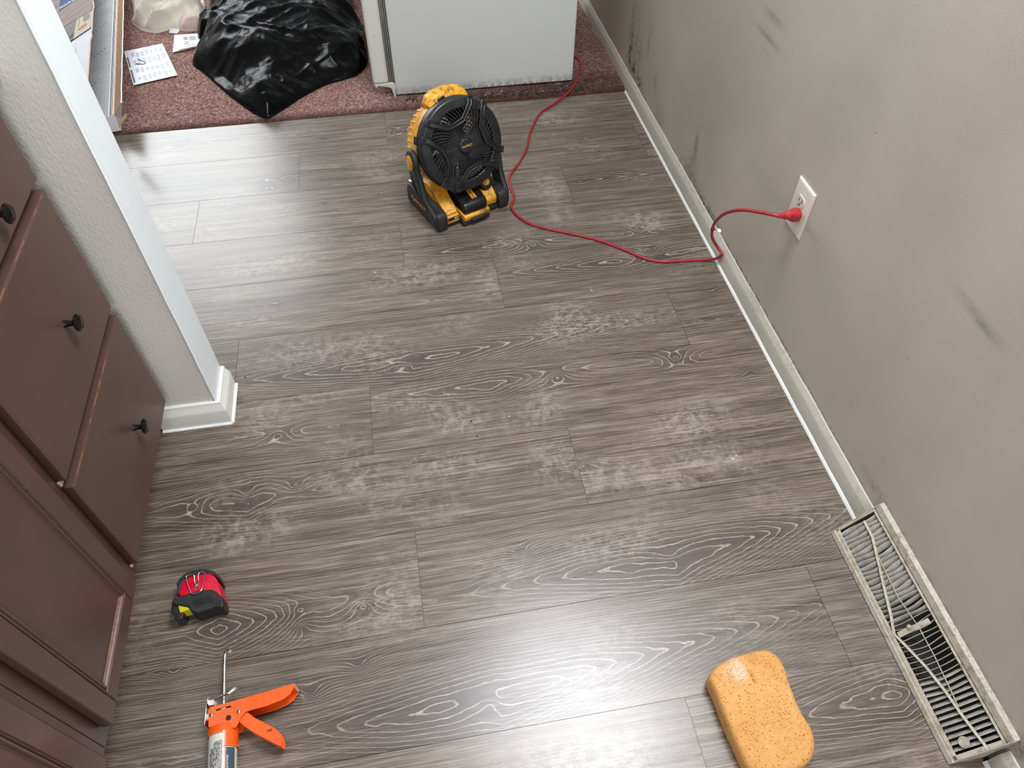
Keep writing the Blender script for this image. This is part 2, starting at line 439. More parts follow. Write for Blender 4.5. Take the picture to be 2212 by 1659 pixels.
yy = np.arange(-.4, 4.2, .008); zz = np.arange(0, 2.4, .01)
Y, Z = np.meshgrid(yy, zz)
def blob(y, z, ry, rz, ang=0):
    a = math.radians(ang); dy = Y-y; dz = Z-z
    p = dy*math.cos(a)+dz*math.sin(a); q_ = -dy*math.sin(a)+dz*math.cos(a)
    return np.exp(-(p/ry)**2-(q_/rz)**2)
dirt = np.zeros_like(Y)
for args, amp in (((2.60, .12, .022, .085), 1.0), ((2.54, .09, .03, .04), 1.0), ((2.46, .085, .035, .03), 1.0), ((2.62, .22, .02, .08), .6), ((2.50, .17, .03, .05), .5), ((2.38, .065, .04, .015), .6),
                  ((2.22, .085, .05, .03), .35), ((1.9, .085, .10, .02), .45), ((1.70, .075, .12, .012), .7), ((2.55, .20, .02, .05), .4), ((2.42, .25, .015, .05), .45),
                  ((2.30, .17, .02, .03), .3), ((1.50, .07, .5, .006), .55), ((1.0, .066, .45, .006), .5), ((.66, .10, .03, .012), .25), ((.45, .105, .28, .010), .55), ((.16, .10, .02, .03), .6)):
    dirt += amp*blob(*args)
smear_shade = np.zeros_like(Y)
def seg(p, q_, wd, amp):
    a = fx(p, WX); b = fx(q_, WX); dy = b.y-a.y; dz = b.z-a.z; L = math.hypot(dy, dz)
    return amp*blob((a.y+b.y)/2, (a.z+b.z)/2, L/2, wd, math.degrees(math.atan2(dz, dy)))
for s_ in (((1654, 20), (1692, 62), .006, .75), ((1638, 55), (1680, 104), .006, .8), ((1640, 90), (1668, 124), .004, .35), ((1508, 285), (1500, 345), .012, .8),
           ((1497, 330), (1488, 372), .014, .4), ((2070, 630), (2140, 720), .006, .75), ((2110, 690), (2170, 752), .008, .4), ((1612, 345), (1700, 465), .014, .12), ((1505, 330), (1490, 420), .03, .25),  # faint broad streak running up from the plug is its cast shadow, painted
           ((2050, 1400), (2090, 1380), .003, .3), ((2164, 1618), (2200, 1665), .0025, 1.0), ((2176, 1625), (2168, 1650), .002, .8)):
    smear_shade += seg(*s_)
co = np.stack([np.full_like(Y, WX), Y, Z], -1).reshape(-1, 3).astype(np.float32)
i = np.arange(Y.size).reshape(Y.shape)
q = np.stack([i[:-1, :-1], i[1:, :-1], i[1:, 1:], i[:-1, 1:]], -1).reshape(-1, 4)
wr = build_mesh('wall_right', co, q, {'dirt': np.clip(dirt, 0, 1), 'smear_shade': np.clip(smear_shade, 0, 1)}, t.m)
tag(wr, 'scuffed grey painted wall with black mould stains', kind='structure')
t_wall = t.m

# baseboard on the right wall
def trim_mat(name, col, dirtcol, amt, loz=.03):
    t = NT(name); v = t.coords()
    n = t.noise(v, 70, 6, .8); nb = t.noise(v, 9, 3)
    geo = t.n('ShaderNodeNewGeometry'); sp = t.n('ShaderNodeSeparateXYZ'); t.l(geo.outputs['Normal'], sp.inputs[0])
    up = t.ramp(sp.outputs[2], [(.15, .35), (.8, 1.0)])
    mk = t.math('MULTIPLY', t.math('MULTIPLY', t.ramp(n, [(.46, 0.0), (.64, 1.0)]), t.ramp(nb, [(.35, .1), (.65, 1.0)])), t.math('MULTIPLY', up, amt), True)
    t.set(t.mix(mk, col, dirtcol), .38, spec=.5); t.bump(n, .1, .001)
    return t.m
M_base = trim_mat('baseboard_paint', srgb(186, 181, 170), srgb(92, 80, 58), .55)
M_basew = trim_mat('baseboard_white_paint', srgb(226, 226, 222), srgb(120, 92, 62), .4)
M_caulk = plain('white_caulk', srgb(214, 214, 212), .45, var=.05, scale=200, bump=.2)
prof = [(0, 0), (0, .048), (.0015, .052), (.006, .061), (.0085, .066), (.012, .067), (.012, 0)]
def baseboard(name, y0, y1, mat, mold=0):
    bm = bmesh.new()
    n = max(2, int((y1-y0)/.03)); rows = []
    for k in range(n+1):
        y = y0+(y1-y0)*k/n
        rows.append([bm.verts.new((p[0]+.0006*math.sin(y*37+p[1]*60), y, p[1]+.0007*math.sin(y*21))) for p in prof])
    for a, b in zip(rows, rows[1:]):
        for j in range(len(prof)-1): bm.faces.new((a[j], a[j+1], b[j+1], b[j]))
    bm.faces.new(rows[0]); bm.faces.new(rows[-1][::-1])
    o = obj(name, bm, mat, smooth=30); tag(o, kind='structure'); return o
b1 = baseboard('baseboard_right', .648, 4.15, M_base); tag(b1, 'grey painted baseboard along the right wall, grimy on top')
b2 = baseboard('baseboard_right', -.3, .170, M_base); tag(b2, 'short run of baseboard nearer than the floor register')
bm = bmesh.new()
prism(bm, [(-.0055, 0), (-.004, .003), (-.001, .0065), (.001, .007), (.001, 0)], .648, 2.565, XZY)
c1 = obj('trim_1', bm, M_caulk, smooth=60); tag(c1, 'thin white caulk line where planks meet the right baseboard', kind='structure')
bm = bmesh.new()
prism(bm, [(-.0055, 0), (-.004, .003), (-.001, .0065), (.001, .007), (.001, 0)], -.05, .170, XZY)
c1 = obj('trim_2', bm, M_caulk, smooth=60); tag(c1, 'white caulk line below the short baseboard run', kind='structure')

# ================================================================== left partition wall end
t = NT('textured_white_wall')
v = t.coords((1, 1, .55)); n = t.noise(v, 190, 4, .6); nb = t.noise(v, 5, 2)
t.set(t.ramp(nb, [(.3, srgb(212, 212, 206)), (.7, srgb(224, 223, 218))]), .55, spec=.35)
t.bump(n, .42, .003); M_tex = t.m
M_jamb = plain('white_jamb_paint', srgb(232, 239, 243), .34, var=.01, scale=20, rvar=.01)
bm = bmesh.new(); bx(bm, -3.0, -1.4045, 1.190, 1.294, 0, 2.4)
wl = obj('wall_left', bm, M_tex, bev=.004); tag(wl, 'stippled off-white partition wall ending beside the cabinets', kind='structure')
bm = bmesh.new()
n = 90
rows = []
for k in range(n+1):
    z = 2.4*k/n; j = .0022*(mn.noise((z*14, 3.1, 0)))
    rows.append(Vector((-1.4022+j*.4, 1.1900+j*.3, z)))
tube(bm, rows, .0024, 8)
bx(bm, -1.4045, -1.3985, 1.1908, 1.2955, 0, 2.4)
tr = obj('trim_3', bm, M_jamb, smooth=50); tag(tr, 'smooth white painted end face of the partition wall', kind='structure')
# baseboard wrapped round the wall end
bp = [(0, 0), (0, .046), (.0015, .052), (.007, .062), (.009, .072), (.016, .074)]     # (inset, z)
T_ = .016
bm = bmesh.new(); rows = []
def corner(px, py, dx, dy):
    return [bm.verts.new((px-dx*p[0], py-dy*p[0], p[1])) for p in bp]
rows = [corner(-1.545, 1.190-T_, 0, -1), corner(-1.3985+T_, 1.190-T_, 1, -1), corner(-1.3985+T_, 1.300, 1, 0)]
for a, b in zip(rows, rows[1:]):
    for j in range(len(bp)-1): bm.faces.new((a[j], a[j+1], b[j+1], b[j]))
# rounded far end
e = rows[-1]; cap = [bm.verts.new((-1.3985, 1.300, p[1])) for p in bp]
for j in range(len(bp)-1): bm.faces.new((e[j], e[j+1], cap[j+1], cap[j]))
o = obj('baseboard_left', bm, M_basew, smooth=30); tag(o, 'chipped white baseboard wrapped round the wall end', kind='structure')
bm = bmesh.new()
for (a, b) in (((-1.545, 1.1725), (-1.3805, 1.1725)), ((-1.3805, 1.1725), (-1.3805, 1.300))):
    tube(bm, [(a[0], a[1], .0015), (b[0], b[1], .0015)], .004, 6)
o = obj('trim_4', bm, plain('white_shoe_caulk', srgb(232, 234, 236), .4, var=.03)); tag(o, 'bead of white caulk around the chipped baseboard', kind='structure')

# ================================================================== CABINETS
t = NT('brown_cabinet_paint')
v = t.coords(); n = t.noise(v, 9, 4); n2 = t.noise(v, 150, 3)
t.set(t.ramp(n, [(.3, srgb(79, 58, 52)), (.7, srgb(87, 63, 57))]), t.ramp(n, [(.3, .30), (.7, .42)]), spec=.5); t.bump(n2, .08, .0008)
M_cab = t.m
M_cabin = plain('brown_cabinet_inside', srgb(60, 32, 27), .6)
M_wear = plain('worn_brown_edge', srgb(140, 92, 74), .5, var=.3, scale=200)
M_knob = plain('dark_bronze_knob', srgb(34, 32, 31), .22, .7, var=.2)
M_chip = plain('bare_wood_chip', srgb(214, 190, 168), .7)
XF = -1.489                       # face of the doors
XC = XF-.019                      # face frame
def knob(par, y, z):
    bm = bmesh.new()
    M = Matrix.Translation((XF, y, z)) @ Matrix.Rotation(PI/2, 4, 'Y')
    lathe(bm, [(.007, 0), (.0055, .004), (.0048, .012), (.006, .0165), (.0135, .019), (.0155, .0215), (.0155, .0235), (.0125, .0255), (.0118, .0250), (.006, .0262), (.0005, .0265)], 28, M)
    return obj('knob', bm, M_knob, par, smooth=35)
def slab(bm, y0, y1, z0, z1):
    """drawer front with a small chamfer towards the room"""
    c = .005; x0 = XF-.018
    A = [(x0, y0, z0), (x0, y1, z0), (x0, y1, z1), (x0, y0, z1)]
    B = [(XF-c*.6, y0, z0), (XF-c*.6, y1, z0), (XF-c*.6, y1, z1), (XF-c*.6, y0, z1)]
    Cc = [(XF, y0+c, z0+c), (XF, y1-c, z0+c), (XF, y1-c, z1-c), (XF, y0+c, z1-c)]
    R = [[bm.verts.new(p) for p in s] for s in (A, B, Cc)]
    bm.faces.new(R[0][::-1]); bm.faces.new(R[2])
    for a, b in zip(R, R[1:]):
        for i in range(4): bm.faces.new((a[i], a[(i+1) % 4], b[(i+1) % 4], b[i]))
def carcass(y0, y1, par, rails):
    bm = bmesh.new()
    bx(bm, XC-.56, XC-.02, y0, y0+.016, .10, .87); bx(bm, XC-.56, XC-.02, y1-.016, y1, .10, .87)
    bx(bm, XC-.56, XC-.02, y0, y1, .10, .116); bx(bm, XC-.56, XC-.02, y0, y1, .855, .87); bx(bm, XC-.57, XC-.56, y0, y1, .10, .87)
    bx(bm, XC-.56, XC-.075, y0, y1, 0, .10)
    obj('carcass', bm, M_cab, par)
    bm = bmesh.new()
    bx(bm, XC-.02, XC, y0, y0+.036, .10, .87); bx(bm, XC-.02, XC, y1-.036, y1, .10, .87)
    for z in rails: bx(bm, XC-.02, XC, y0+.036, y1-.036, z-.02, z+.02)
    obj('face_frame', bm, M_cab, par, bev=.001)
d = thing('drawer_cabinet', 'brown painted base cabinet of stacked drawers against the partition wall', 'cabinet')
carcass(.728, 1.168, d, (.12, .418, .712, .85))
for z0, z1, kz in ((.133, .407, .256), (.428, .702, .550), (.722, .862, .775)):
    bm = bmesh.new(); slab(bm, .749, 1.156, z0, z1)
    f = obj('drawer', bm, M_cab, d, smooth=20)
    knob(f, .985, kz)
    bm = bmesh.new()
    for k in range(9):
        y = .76+.38*random.random(); L = .008+.03*random.random()
        tube(bm, [(XF-.0016, y, z1-.0026), (XF-.0015, min(y+L, 1.148), z1-.0025)], .0007, 6)
    tag(obj('worn_edge', bm, M_wear, f, smooth=0), kind='stuff')
bm = bmesh.new(); box(bm, (XC+.003, .752, .420), (.006, .012, .012)); 
obj('bumper_pad', bm, plain('clear_bumper', srgb(196, 186, 176), .2), d, bev=.002)
bm = bmesh.new(); box(bm, (XC+.003, .750, .128), (.006, .010, .008)); 
obj('bumper_pad', bm, plain('chip_bumper', srgb(214, 170, 150), .4), d, bev=.002)
# door cabinets
def door_mesh(bm, y0, y1, z0, z1):
    c = .004
    slab(bm, y0, y1, z0, z1)
def door(par, y0, y1, z0, z1, partial=False):
    bm = bmesh.new(); st = .040
    x0 = XF-.018
    # stiles and rails round a recessed panel
    bx(bm, x0, XF, y0, y0+st, z0, z1); bx(bm, x0, XF, y1-st, y1, z0, z1)
    bx(bm, x0, XF, y0+st, y1-st, z0, z0+st); bx(bm, x0, XF, y0+st, y1-st, z1-st, z1)
    f = obj('door', bm, M_cab, par, bev=.003)
    bm = bmesh.new(); bx(bm, x0+.002, XF-.0035, y0+st, y1-st, z0+st, z1-st)
    obj('panel', bm, M_cab, f)
    # moulding strips applied around the panel
    def strip(bm, a, b, inn):
        a = Vector(a); b = Vector(b); inn = Vector(inn)
        pr = [(0, 0), (0, .0035), (.0025, .0048), (.004, .0025), (.006, .0052), (.009, .0052), (.0105, .0020), (.013, .0028), (.015, 0)]
        A_ = [bm.verts.new(a+inn*p[0]+Vector((p[1], 0, 0))+(b-a).normalized()*p[0]) for p in pr]
        B_ = [bm.verts.new(b+inn*p[0]+Vector((p[1], 0, 0))-(b-a).normalized()*p[0]) for p in pr]
        for i in range(len(pr)-1): bm.faces.new((A_[i], A_[i+1], B_[i+1], B_[i]))
    xs = XF-.0035; ya, yb, za, zb = y0+st, y1-st, z0+st, z1-st
    for a, b, inn, mt in (((xs, yb, za), (xs, yb, zb), (0, -1, 0), M_cab), ((xs, ya, za), (xs, ya, zb), (0, 1, 0), M_cab),
                      ((xs, ya, zb), (xs, yb, zb), (0, 0, -1), M_cab), ((xs, ya, za), (xs, yb, za), (0, 0, 1), M_cabm)):
        bm = bmesh.new(); strip(bm, a, b, inn); obj('moulding', bm, mt, f, smooth=35)
    return f
t = NT('worn_moulding'); v = t.coords((1, 1, 3)); n = t.noise(v, 90, 5)
t.set(t.mix(t.ramp(n, [(.4, 0.0), (.7, .8)]), srgb(88, 54, 48), srgb(128, 88, 72)), .42); M_cabm = t.m
c = thing('door_cabinet', 'brown painted base cabinet with a moulded panel door beside the drawers', 'cabinet')
carcass(.428, .7275, c, (.12, .85))
door(c, .452, .712, .128, .845)
c = thing('door_cabinet', 'brown base cabinet with panel door nearest the camera at the lower left', 'cabinet')
carcass(.05, .4275, c, (.12, .85))
door(c, .075, .403, .128, .845)
bm = bmesh.new(); bx(bm, -2.12, -1.478, .05, 1.187, .872, .908)
o = obj('countertop', bm, plain('laminate_counter', srgb(150, 140, 128), .35), bev=.006); tag(o, 'kitchen worktop along the brown cabinets', 'countertop')

# ================================================================== FRIDGE
M_fr = NT('fridge_enamel'); v = M_fr.coords(); n = M_fr.noise(v, 300, 2); n2 = M_fr.noise(v, 40, 4, .8)
geo = M_fr.coords(); sp = M_fr.n('ShaderNodeSeparateXYZ'); M_fr.l(geo, sp.inputs[0])
low = M_fr.math('MULTIPLY', M_fr.ramp(sp.outputs[2], [(.0, 1.0), (.055, 0.0)]), M_fr.ramp(n2, [(.42, 0.0), (.56, 1.0)]), True)
M_fr.set(M_fr.mix(low, srgb(196, 199, 196), srgb(72, 66, 52)), .42, spec=.4); M_fr.bump(n, .12, .001); M_fr = M_fr.m
M_frd = plain('fridge_door_white', srgb(206, 206, 200), .35, var=.03)
M_gask = plain('grey_door_gasket', srgb(128, 128, 124), .6)
fr_ = thing('refrigerator', 'white refrigerator seen from its side on the carpet edge', 'refrigerator')
bm = bmesh.new()
# front bottom edge slightly uneven height, near panel with mouldy ragged lower edge
bx(bm, -.877, -.192, 2.650, 3.35, .018, 1.70)
obj('body', bm, M_fr, fr_, bev=.004)
bm = bmesh.new()
for k in range(3): bx(bm, -.877-.007*(k+1), -.877-.007*k-.002, 2.656+.002*(k % 2), 3.345, .07, 1.69)
obj('gasket', bm, M_gask, fr_, bev=.002)
bm = bmesh.new(); bx(bm, -.957, -.899, 2.652, 3.35, .066, 1.70)
obj('door', bm, M_frd, fr_, bev=.009, seg=4)
bm = bmesh.new()
prism(bm, [(-.950, .066), (-.950, .052), (-.944, .052), (-.940, .058), (-.902, .050), (-.892, .045), (-.884, .004), (-.878, .002), (-.876, .060), (-.885, .066)], 2.652, 2.668, XZY)
bx(bm, -.952, -.90, 2.655, 2.72, .056, .066)
obj('hinge_bracket', bm, plain('hinge_white', srgb(196, 196, 190), .4), fr_, bev=.002)
for x_ in (-.80, -.27):
    for y_ in (2.70, 3.27):
        bm = bmesh.new(); lathe(bm, [(.018, .006), (.018, .02)], 16, Matrix.Translation((x_, y_, 0)))
        obj('foot', bm, M_rubber, fr_)

# ================================================================== JOBSITE FAN
fan = thing('jobsite_fan', 'yellow and black cordless jobsite fan standing on the planks', 'fan', (-.728, 1.966, 0), math.radians(23.5))
HW = .128                                            # half width of the base
HC = Vector((.004, -.012, .222)); TILT = math.radians(20)
HM = Matrix.Translation(HC) @ Matrix.Rotation(-TILT, 4, 'X') @ Matrix.Rotation(PI/2, 4, 'X')   # local z -> towards the front
# after Rx(90deg) local z points to -Y (front); local y points up (z)
# --- base
bm = bmesh.new()
for s in (-1, 1):
    poly = [(-.098, .000), (-.106, .010), (-.107, .045), (-.098, .060), (-.060, .066), (-.01, .060), (.045, .070), (.080, .074), (.096, .064), (.103, .040), (.102, .008), (.095, 0)]
    M = YZX
    b2_ = bmesh.new()
    a, b = (s*(HW-.034), s*HW)
    prism(b2_, poly, min(a, b), max(a, b), YZX)
    bmesh.ops.recalc_face_normals(b2_, faces=b2_.faces)
    o = obj('side_foot', b2_, M_rubber, fan, bev=.008, seg=3, smooth=60)
    if s < 0:
        Mt = frame((-HW-.0006, .022, .036), (0, -1, 0), (0, 0, 1))
        text('printed_lettering', 'DeWALT', .0185, Mt, M_yellow, o, sx=1.25)
        b3 = bmesh.new(); tube(b3, [(-HW+.012, .078, .078), (-HW+.012, .098, .072)], .004, 8); obj('steel_pin', b3, M_steel, o)
bm.free()
# yellow deck between the feet
bm = bmesh.new()
deckL = [(-.100, .016), (-.101, .040), (-.088, .052), (-.02, .092), (.02, .100), (.075, .080), (.085, .03), (.08, .014)]
prism(bm, deckL, -HW+.034, -.050, YZX)
prism(bm, [(-.090, .020), (-.092, .044), (-.080, .056), (-.02, .092), (.02, .100), (.075, .080), (.085, .03), (.08, .014)], .046, HW-.034, YZX)
prism(bm, [(-.02, .014), (-.01, .092), (.02, .100), (.075, .080), (.085, .03), (.08, .014)], -.050, .046, YZX)
obj('base_body', bm, M_yellow, fan, bev=.005, seg=3, smooth=50)
bm = bmesh.new()
prism(bm, [(-.094, .002), (-.099, .018), (.08, .018), (.085, .002)], -HW+.034, HW-.034, YZX)
prism(bm, [(-.118, .002), (-.122, .012), (-.115, .022), (-.02, .022), (-.02, .002)], -.048, .050, YZX)
obj('base_skirt', bm, M_rubber, fan, bev=.004)
# battery pack
bat = bmesh.new()
prism(bat, [(-.116, .036), (-.120, .062), (-.110, .074), (-.02, .098), (-.005, .094), (-.005, .034)], -.040, .042, YZX)
bat = obj('battery', bat, M_blackgloss, fan, bev=.006, seg=3, smooth=50)
bm = bmesh.new()
prism(bm, [(-.122, .020), (-.125, .036), (-.118, .041), (-.012, .041), (-.012, .020)], -.044, .047, YZX)
obj('battery_rail', bm, M_yellow, bat, bev=.004, seg=3)
bm = bmesh.new(); prism(bm, [(-.130, .016), (-.132, .027), (-.120, .029), (-.10, .016)], -.022, .034, YZX)
obj('release_latch', bm, M_black, bat, bev=.002)
bm = bmesh.new()
for k in range(7): bx(bm, -.006+.0062*k, -.003+.0062*k, -.1215, -.116, .046, .064)
obj('vent_rib', bm, M_black, bat, bev=.0006)
dx = Vector((0, .09, .024)).normalized()
Mt = frame((.006, -.070, .0852), dx, (-1, 0, 0))
bm = bmesh.new(); box(bm, (0, 0, 0), (.062, .017, .0012), Mt); obj('logo_plate', bm, M_yellow, bat)
text('printed_lettering', 'DeWALT', .0150, Mt @ Matrix.Translation((0, 0, .0008)), M_darkhole, bat, sx=1.05)
# rotary speed knob
nrm = Vector((0, -.62, .78)).normalized(); kc = Vector((.071, -.050, .078))
Mk = frame(kc, (1, 0, 0), nrm.cross(Vector((1, 0, 0))))
bm = bmesh.new(); lathe(bm, [(.024, -.004), (.024, .004), (.020, .014), (.016, .017), (.0155, .0165)], 32, Mk)
kn = obj('speed_knob', bm, M_black, fan, smooth=35)
bm = bmesh.new(); lathe(bm, [(.0125, .0165), (.0125, .0185), (.011, .0192), (.0003, .0192)], 28, Mk); obj('knob_cap', bm, M_yellow, kn, smooth=35)
bm = bmesh.new()
tube(bm, [Mk @ Vector((.0085*math.cos(a), .0085*math.sin(a), .0196)) for a in np.linspace(.3, 4.4, 16)], .0008, 6); obj('dial_mark', bm, M_darkhole, kn)
# printing on the yellow deck
sl = Vector((0, -.068, -.040)).normalized()
up_ = -sl
Mt = frame((-.072, -.1015, .0345), (1, 0, 0), (0, .02, 1))
text('printed_lettering', 'DeWALT', .0082, frame((-.0715, -.0958, .0478), (1, 0, 0), (0, .75, .66)) @ Matrix.Translation((0, .0, .0004)), M_darkhole, fan, sx=1.2)
bm = bmesh.new(); box(bm, (-.072, -.1013, .0335), (.038, .0012, .010)); lab = obj('label_strip', bm, M_darkhole, fan)
text('printed_lettering', '20V', .0085, frame((-.062, -.1022, .0335), (1, 0, 0), (0, 0, 1)), M_white_pl, lab, sx=1.2)
# --- bracket arms
for s in (-1, 1):
    pv_y, pv_z = .006, .200
    arc = [(pv_y+.030*math.cos(a), pv_z+.036*math.sin(a)) for a in np.linspace(math.radians(-20), math.radians(200), 16)]
    poly = arc + [(-.040, .145), (-.050, .100), (-.098, .052), (-.104, .012), (-.060, .010), (-.030, .055), (.000, .088), (.012, .120), (.026, .165)]
    bm = bmesh.new()
    a, b = s*(HW+.020), s*(HW+.002)
    prism(bm, poly, min(a, b), max(a, b), YZX)
    # lower part leans inward to meet the foot
    for v in bm.verts:
        k = max(0, min(1, (.11-v.co.z)/.07)); v.co.x -= s*.014*k
    ar = obj('bracket_arm', bm, M_rubber, fan, bev=.007, seg=3, smooth=60)
    bm = bmesh.new()
    lathe(bm, [(.0205, -.001), (.0205, .0015), (.0185, .0028), (.0003, .0028)], 36, Matrix.Translation((s*(HW+.0203), pv_y+.002, pv_z-.004)) @ Matrix.Rotation(s*PI/2, 4, 'Y') @ Matrix.Diagonal((1.25, .85, 1, 1)))
    obj('pivot_cap', bm, M_yellow, ar, smooth=40)
    bm = bmesh.new(); lathe(bm, [(.016, 0), (.016, .012)], 24, Matrix.Translation((s*(HW-.006), pv_y, pv_z)) @ Matrix.Rotation(s*PI/2, 4, 'Y')); obj('pivot_pin', bm, M_black, ar)
# --- head (axis towards the front)
R = .136
def ang(n): return [2*PI*i/n for i in range(n)]
bm = bmesh.new()
SQ = lambda a: 1+.030*math.cos(4*a)*-1
def ring_prof(bm, prof, n=96, shape=None, M=HM, closed=True):
    rings = []
    for r, z in prof:
        rings.append([bm.verts.new(M @ Vector((r*(shape(a) if shape else 1)*math.cos(a), r*(shape(a) if shape else 1)*math.sin(a), z))) for a in ang(n)])
    L = list(zip(rings, rings[1:])) + ([(rings[-1], rings[0])] if closed else [])
    for A_, B_ in L:
        for i in range(n): bm.faces.new((A_[i], A_[(i+1) % n], B_[(i+1) % n], B_[i]))
ring_prof(bm, [(R*.985, .018), (R*.99, -.004), (R*.96, -.050), (R*.89, -.088), (R*.80, -.095), (R*.80, -.086), (R*.88, -.050), (R*.95, .0), (R*.95, .018)])
# scalloped ribs round the shroud
for a in ang(44):
    M = HM @ Matrix.Rotation(a, 4, 'Z')
    box(bm, (R*.948, 0, -.055), (.008, .0065, .026), M)
sh = obj('shroud', bm, M_yellow, fan, bev=.0015, smooth=40)
# front ring
bm = bmesh.new()
ring_prof(bm, [(R*1.0, .004), (R*1.012, .018), (R*1.0, .032), (R*.96, .040), (R*.86, .043), (R*.77, .044), (R*.755, .040), (R*.76, .020), (R*.96, .002)])
for a0 in (57, 147, 237, 327):
    for da in (-11, 11):
        M = HM @ Matrix.Rotation(math.radians(a0+da), 4, 'Z')
        box(bm, (R*.905, 0, .0445), (.030, .020, .006), M)
fr = obj('front_ring', bm, M_black, fan, bev=.002, smooth=40)
for a0 in (160, 250, 20, 300, 100):
    bm = bmesh.new(); M = HM @ Matrix.Rotation(math.radians(a0), 4, 'Z'); box(bm, (R*1.01, 0, .010), (.012, .024, .014), M)
    obj('ring_clip', bm, M_blackgloss, fr, bev=.002)
bm = bmesh.new(); lathe(bm, [(R*.79, -.070), (R*.79, .03)], 64, HM, cap=False); obj('air_duct', bm, M_black, fan)
# grille: curved radial blades, two thin rings
dome = lambda r: .050-.22*(max(0, r-.02))**2/.12*1.6 + .004
bm = bmesh.new()
for k in range(52):
    a0 = 2*PI*k/52
    pts = []
    for j in range(7):
        q = j/6; r = .024+(R*.80-.024)*q; a = a0+.42*q**1.3-.12
        pts.append(HM @ Vector((r*math.cos(a), r*math.sin(a), .046+.006*math.cos(q*PI/2)-.004*q)))
    tube(bm, pts, .0013, 6, flat=2.0)
gr = obj('grille', bm, plain('glint_tinted_black', srgb(46, 46, 48), .2, var=.3, scale=60), fan, smooth=60)  # blades coloured paler than the other black parts, standing in for edge glints
bm = bmesh.new()
for rr_ in (.052, .082):
    pts = [HM @ Vector((rr_*math.cos(a), rr_*math.sin(a), .0465)) for a in ang(48)]
    pts.append(pts[0]); tube(bm, pts, .0011, 5)
obj('grille_ring', bm, M_black, gr)
# four trough shaped guard bars
for k in range(4):
    a0 = math.radians(57+90*k)
    bm = bmesh.new()
    P = []
    for da, r, z in ((11, R*.99, .044), (11, R*.86, .052), (17, R*.70, .056), (25, .074, .057), (45, .068, .057), (65, .074, .057), (73, R*.70, .056), (79, R*.86, .052), (79, R*.99, .044)):
        a = a0+math.radians(da); P.append(Vector((r*math.cos(a), r*math.sin(a), z)))
    for o_ in (-.0055, .0055):
        Q = []
        for i, p in enumerate(P):
            t_ = (P[min(i+1, len(P)-1)]-P[max(i-1, 0)]).normalized(); nn = Vector((-t_.y, t_.x, 0))
            Q.append(HM @ (p+nn*o_))
        tube(bm, Q, .0013, 6)
    # web between the two rails
    L_ = []; R_ = []
    for i, p in enumerate(P):
        t_ = (P[min(i+1, len(P)-1)]-P[max(i-1, 0)]).normalized(); nn = Vector((-t_.y, t_.x, 0))
        L_.append(bm.verts.new(HM @ (p-nn*.0055-Vector((0, 0, .002))))); R_.append(bm.verts.new(HM @ (p+nn*.0055-Vector((0, 0, .002)))))
    for i in range(len(P)-1): bm.faces.new((L_[i], R_[i], R_[i+1], L_[i+1]))
    obj('guard_bar', bm, M_black, fan, smooth=40)
# hub
bm = bmesh.new()
lathe(bm, [(.026, .044), (.026, .056), (.020, .064), (.0003, .064)], 8, HM @ Matrix.Rotation(PI/8, 4, 'Z'))
hb = obj('hub_cap', bm, M_black, fan, bev=.0015, smooth=25)
bm = bmesh.new(); box(bm, (0, 0, .0645), (.046, .013, .002), HM); obj('hub_label', bm, M_rubber, hb)
text('printed_lettering', 'DeWALT', .0085, HM @ Matrix.Translation((0, 0, .0658)), M_yellow, hb)
# blades and rear grid
bm = bmesh.new()
for k in range(5):
    a0 = 2*PI*k/5
    rows = []
    for j in range(6):
        r = .022+j*.0155
        row = []
        for i in range(5):
            a = a0+(i/4-.5)*1.0+.1*j/5; row.append(bm.verts.new(HM @ Vector((r*math.cos(a), r*math.sin(a), .006+.022*(i/4-.5)))))
        rows.append(row)
    for A_, B_ in zip(rows, rows[1:]):
        for i in range(4): bm.faces.new((A_[i], A_[i+1], B_[i+1], B_[i]))
lathe(bm, [(.026, -.01), (.026, .02), (.02, .026)], 24, HM)
obj('fan_blades', bm, M_blackgloss, fan, smooth=50)
bm = bmesh.new()
lim = R*.80
for k in range(-11, 12):
    c0 = k*.010
    h = math.sqrt(max(0, lim*lim-c0*c0))
    if h < .01: continue
    for rot in (35, -35):
        Mr = HM @ Matrix.Rotation(math.radians(rot), 4, 'Z')
        box(bm, (0, c0, -.052), (2*h, .0022, .003), Mr)
obj('rear_grille', bm, plain('brown_grey_plastic', srgb(60, 54, 50), .6), fan, smooth=0)
bm = bmesh.new(); lathe(bm, [(.045, -.060), (.045, -.012), (.03, -.008)], 24, HM); obj('motor', bm, M_black, fan)
# carry handle on top of the shroud
bm = bmesh.new()
rows = []
for j in range(9):
    a = math.radians(118-j*7)
    prof = [(R*.93, .014), (R*1.12, .010), (R*1.20, -.004), (R*1.20, -.028), (R*1.14, -.042), (R*.90, -.046)]
    e = .88 if j in (0, 8) else (.965 if j in (1, 7) else 1.0)
    rows.append([bm.verts.new(HM @ Matrix.Rotation(a, 4, 'Z') @ Vector((R*.88+(r-R*.88)*e*(.72 if j in (0, 8) else 1), 0, z))) for r, z in prof])
for A_, B_ in zip(rows, rows[1:]):
    for i in range(5): bm.faces.new((A_[i], A_[i+1], B_[i+1], B_[i]))
bm.faces.new(rows[0]); bm.faces.new(rows[-1][::-1])
obj('carry_handle', bm, dirty('scuffed_yellow_plastic', srgb(226, 164, 40), srgb(86, 62, 22), .45, 70, (.42, .70)), fan, bev=.004, seg=3, smooth=50)

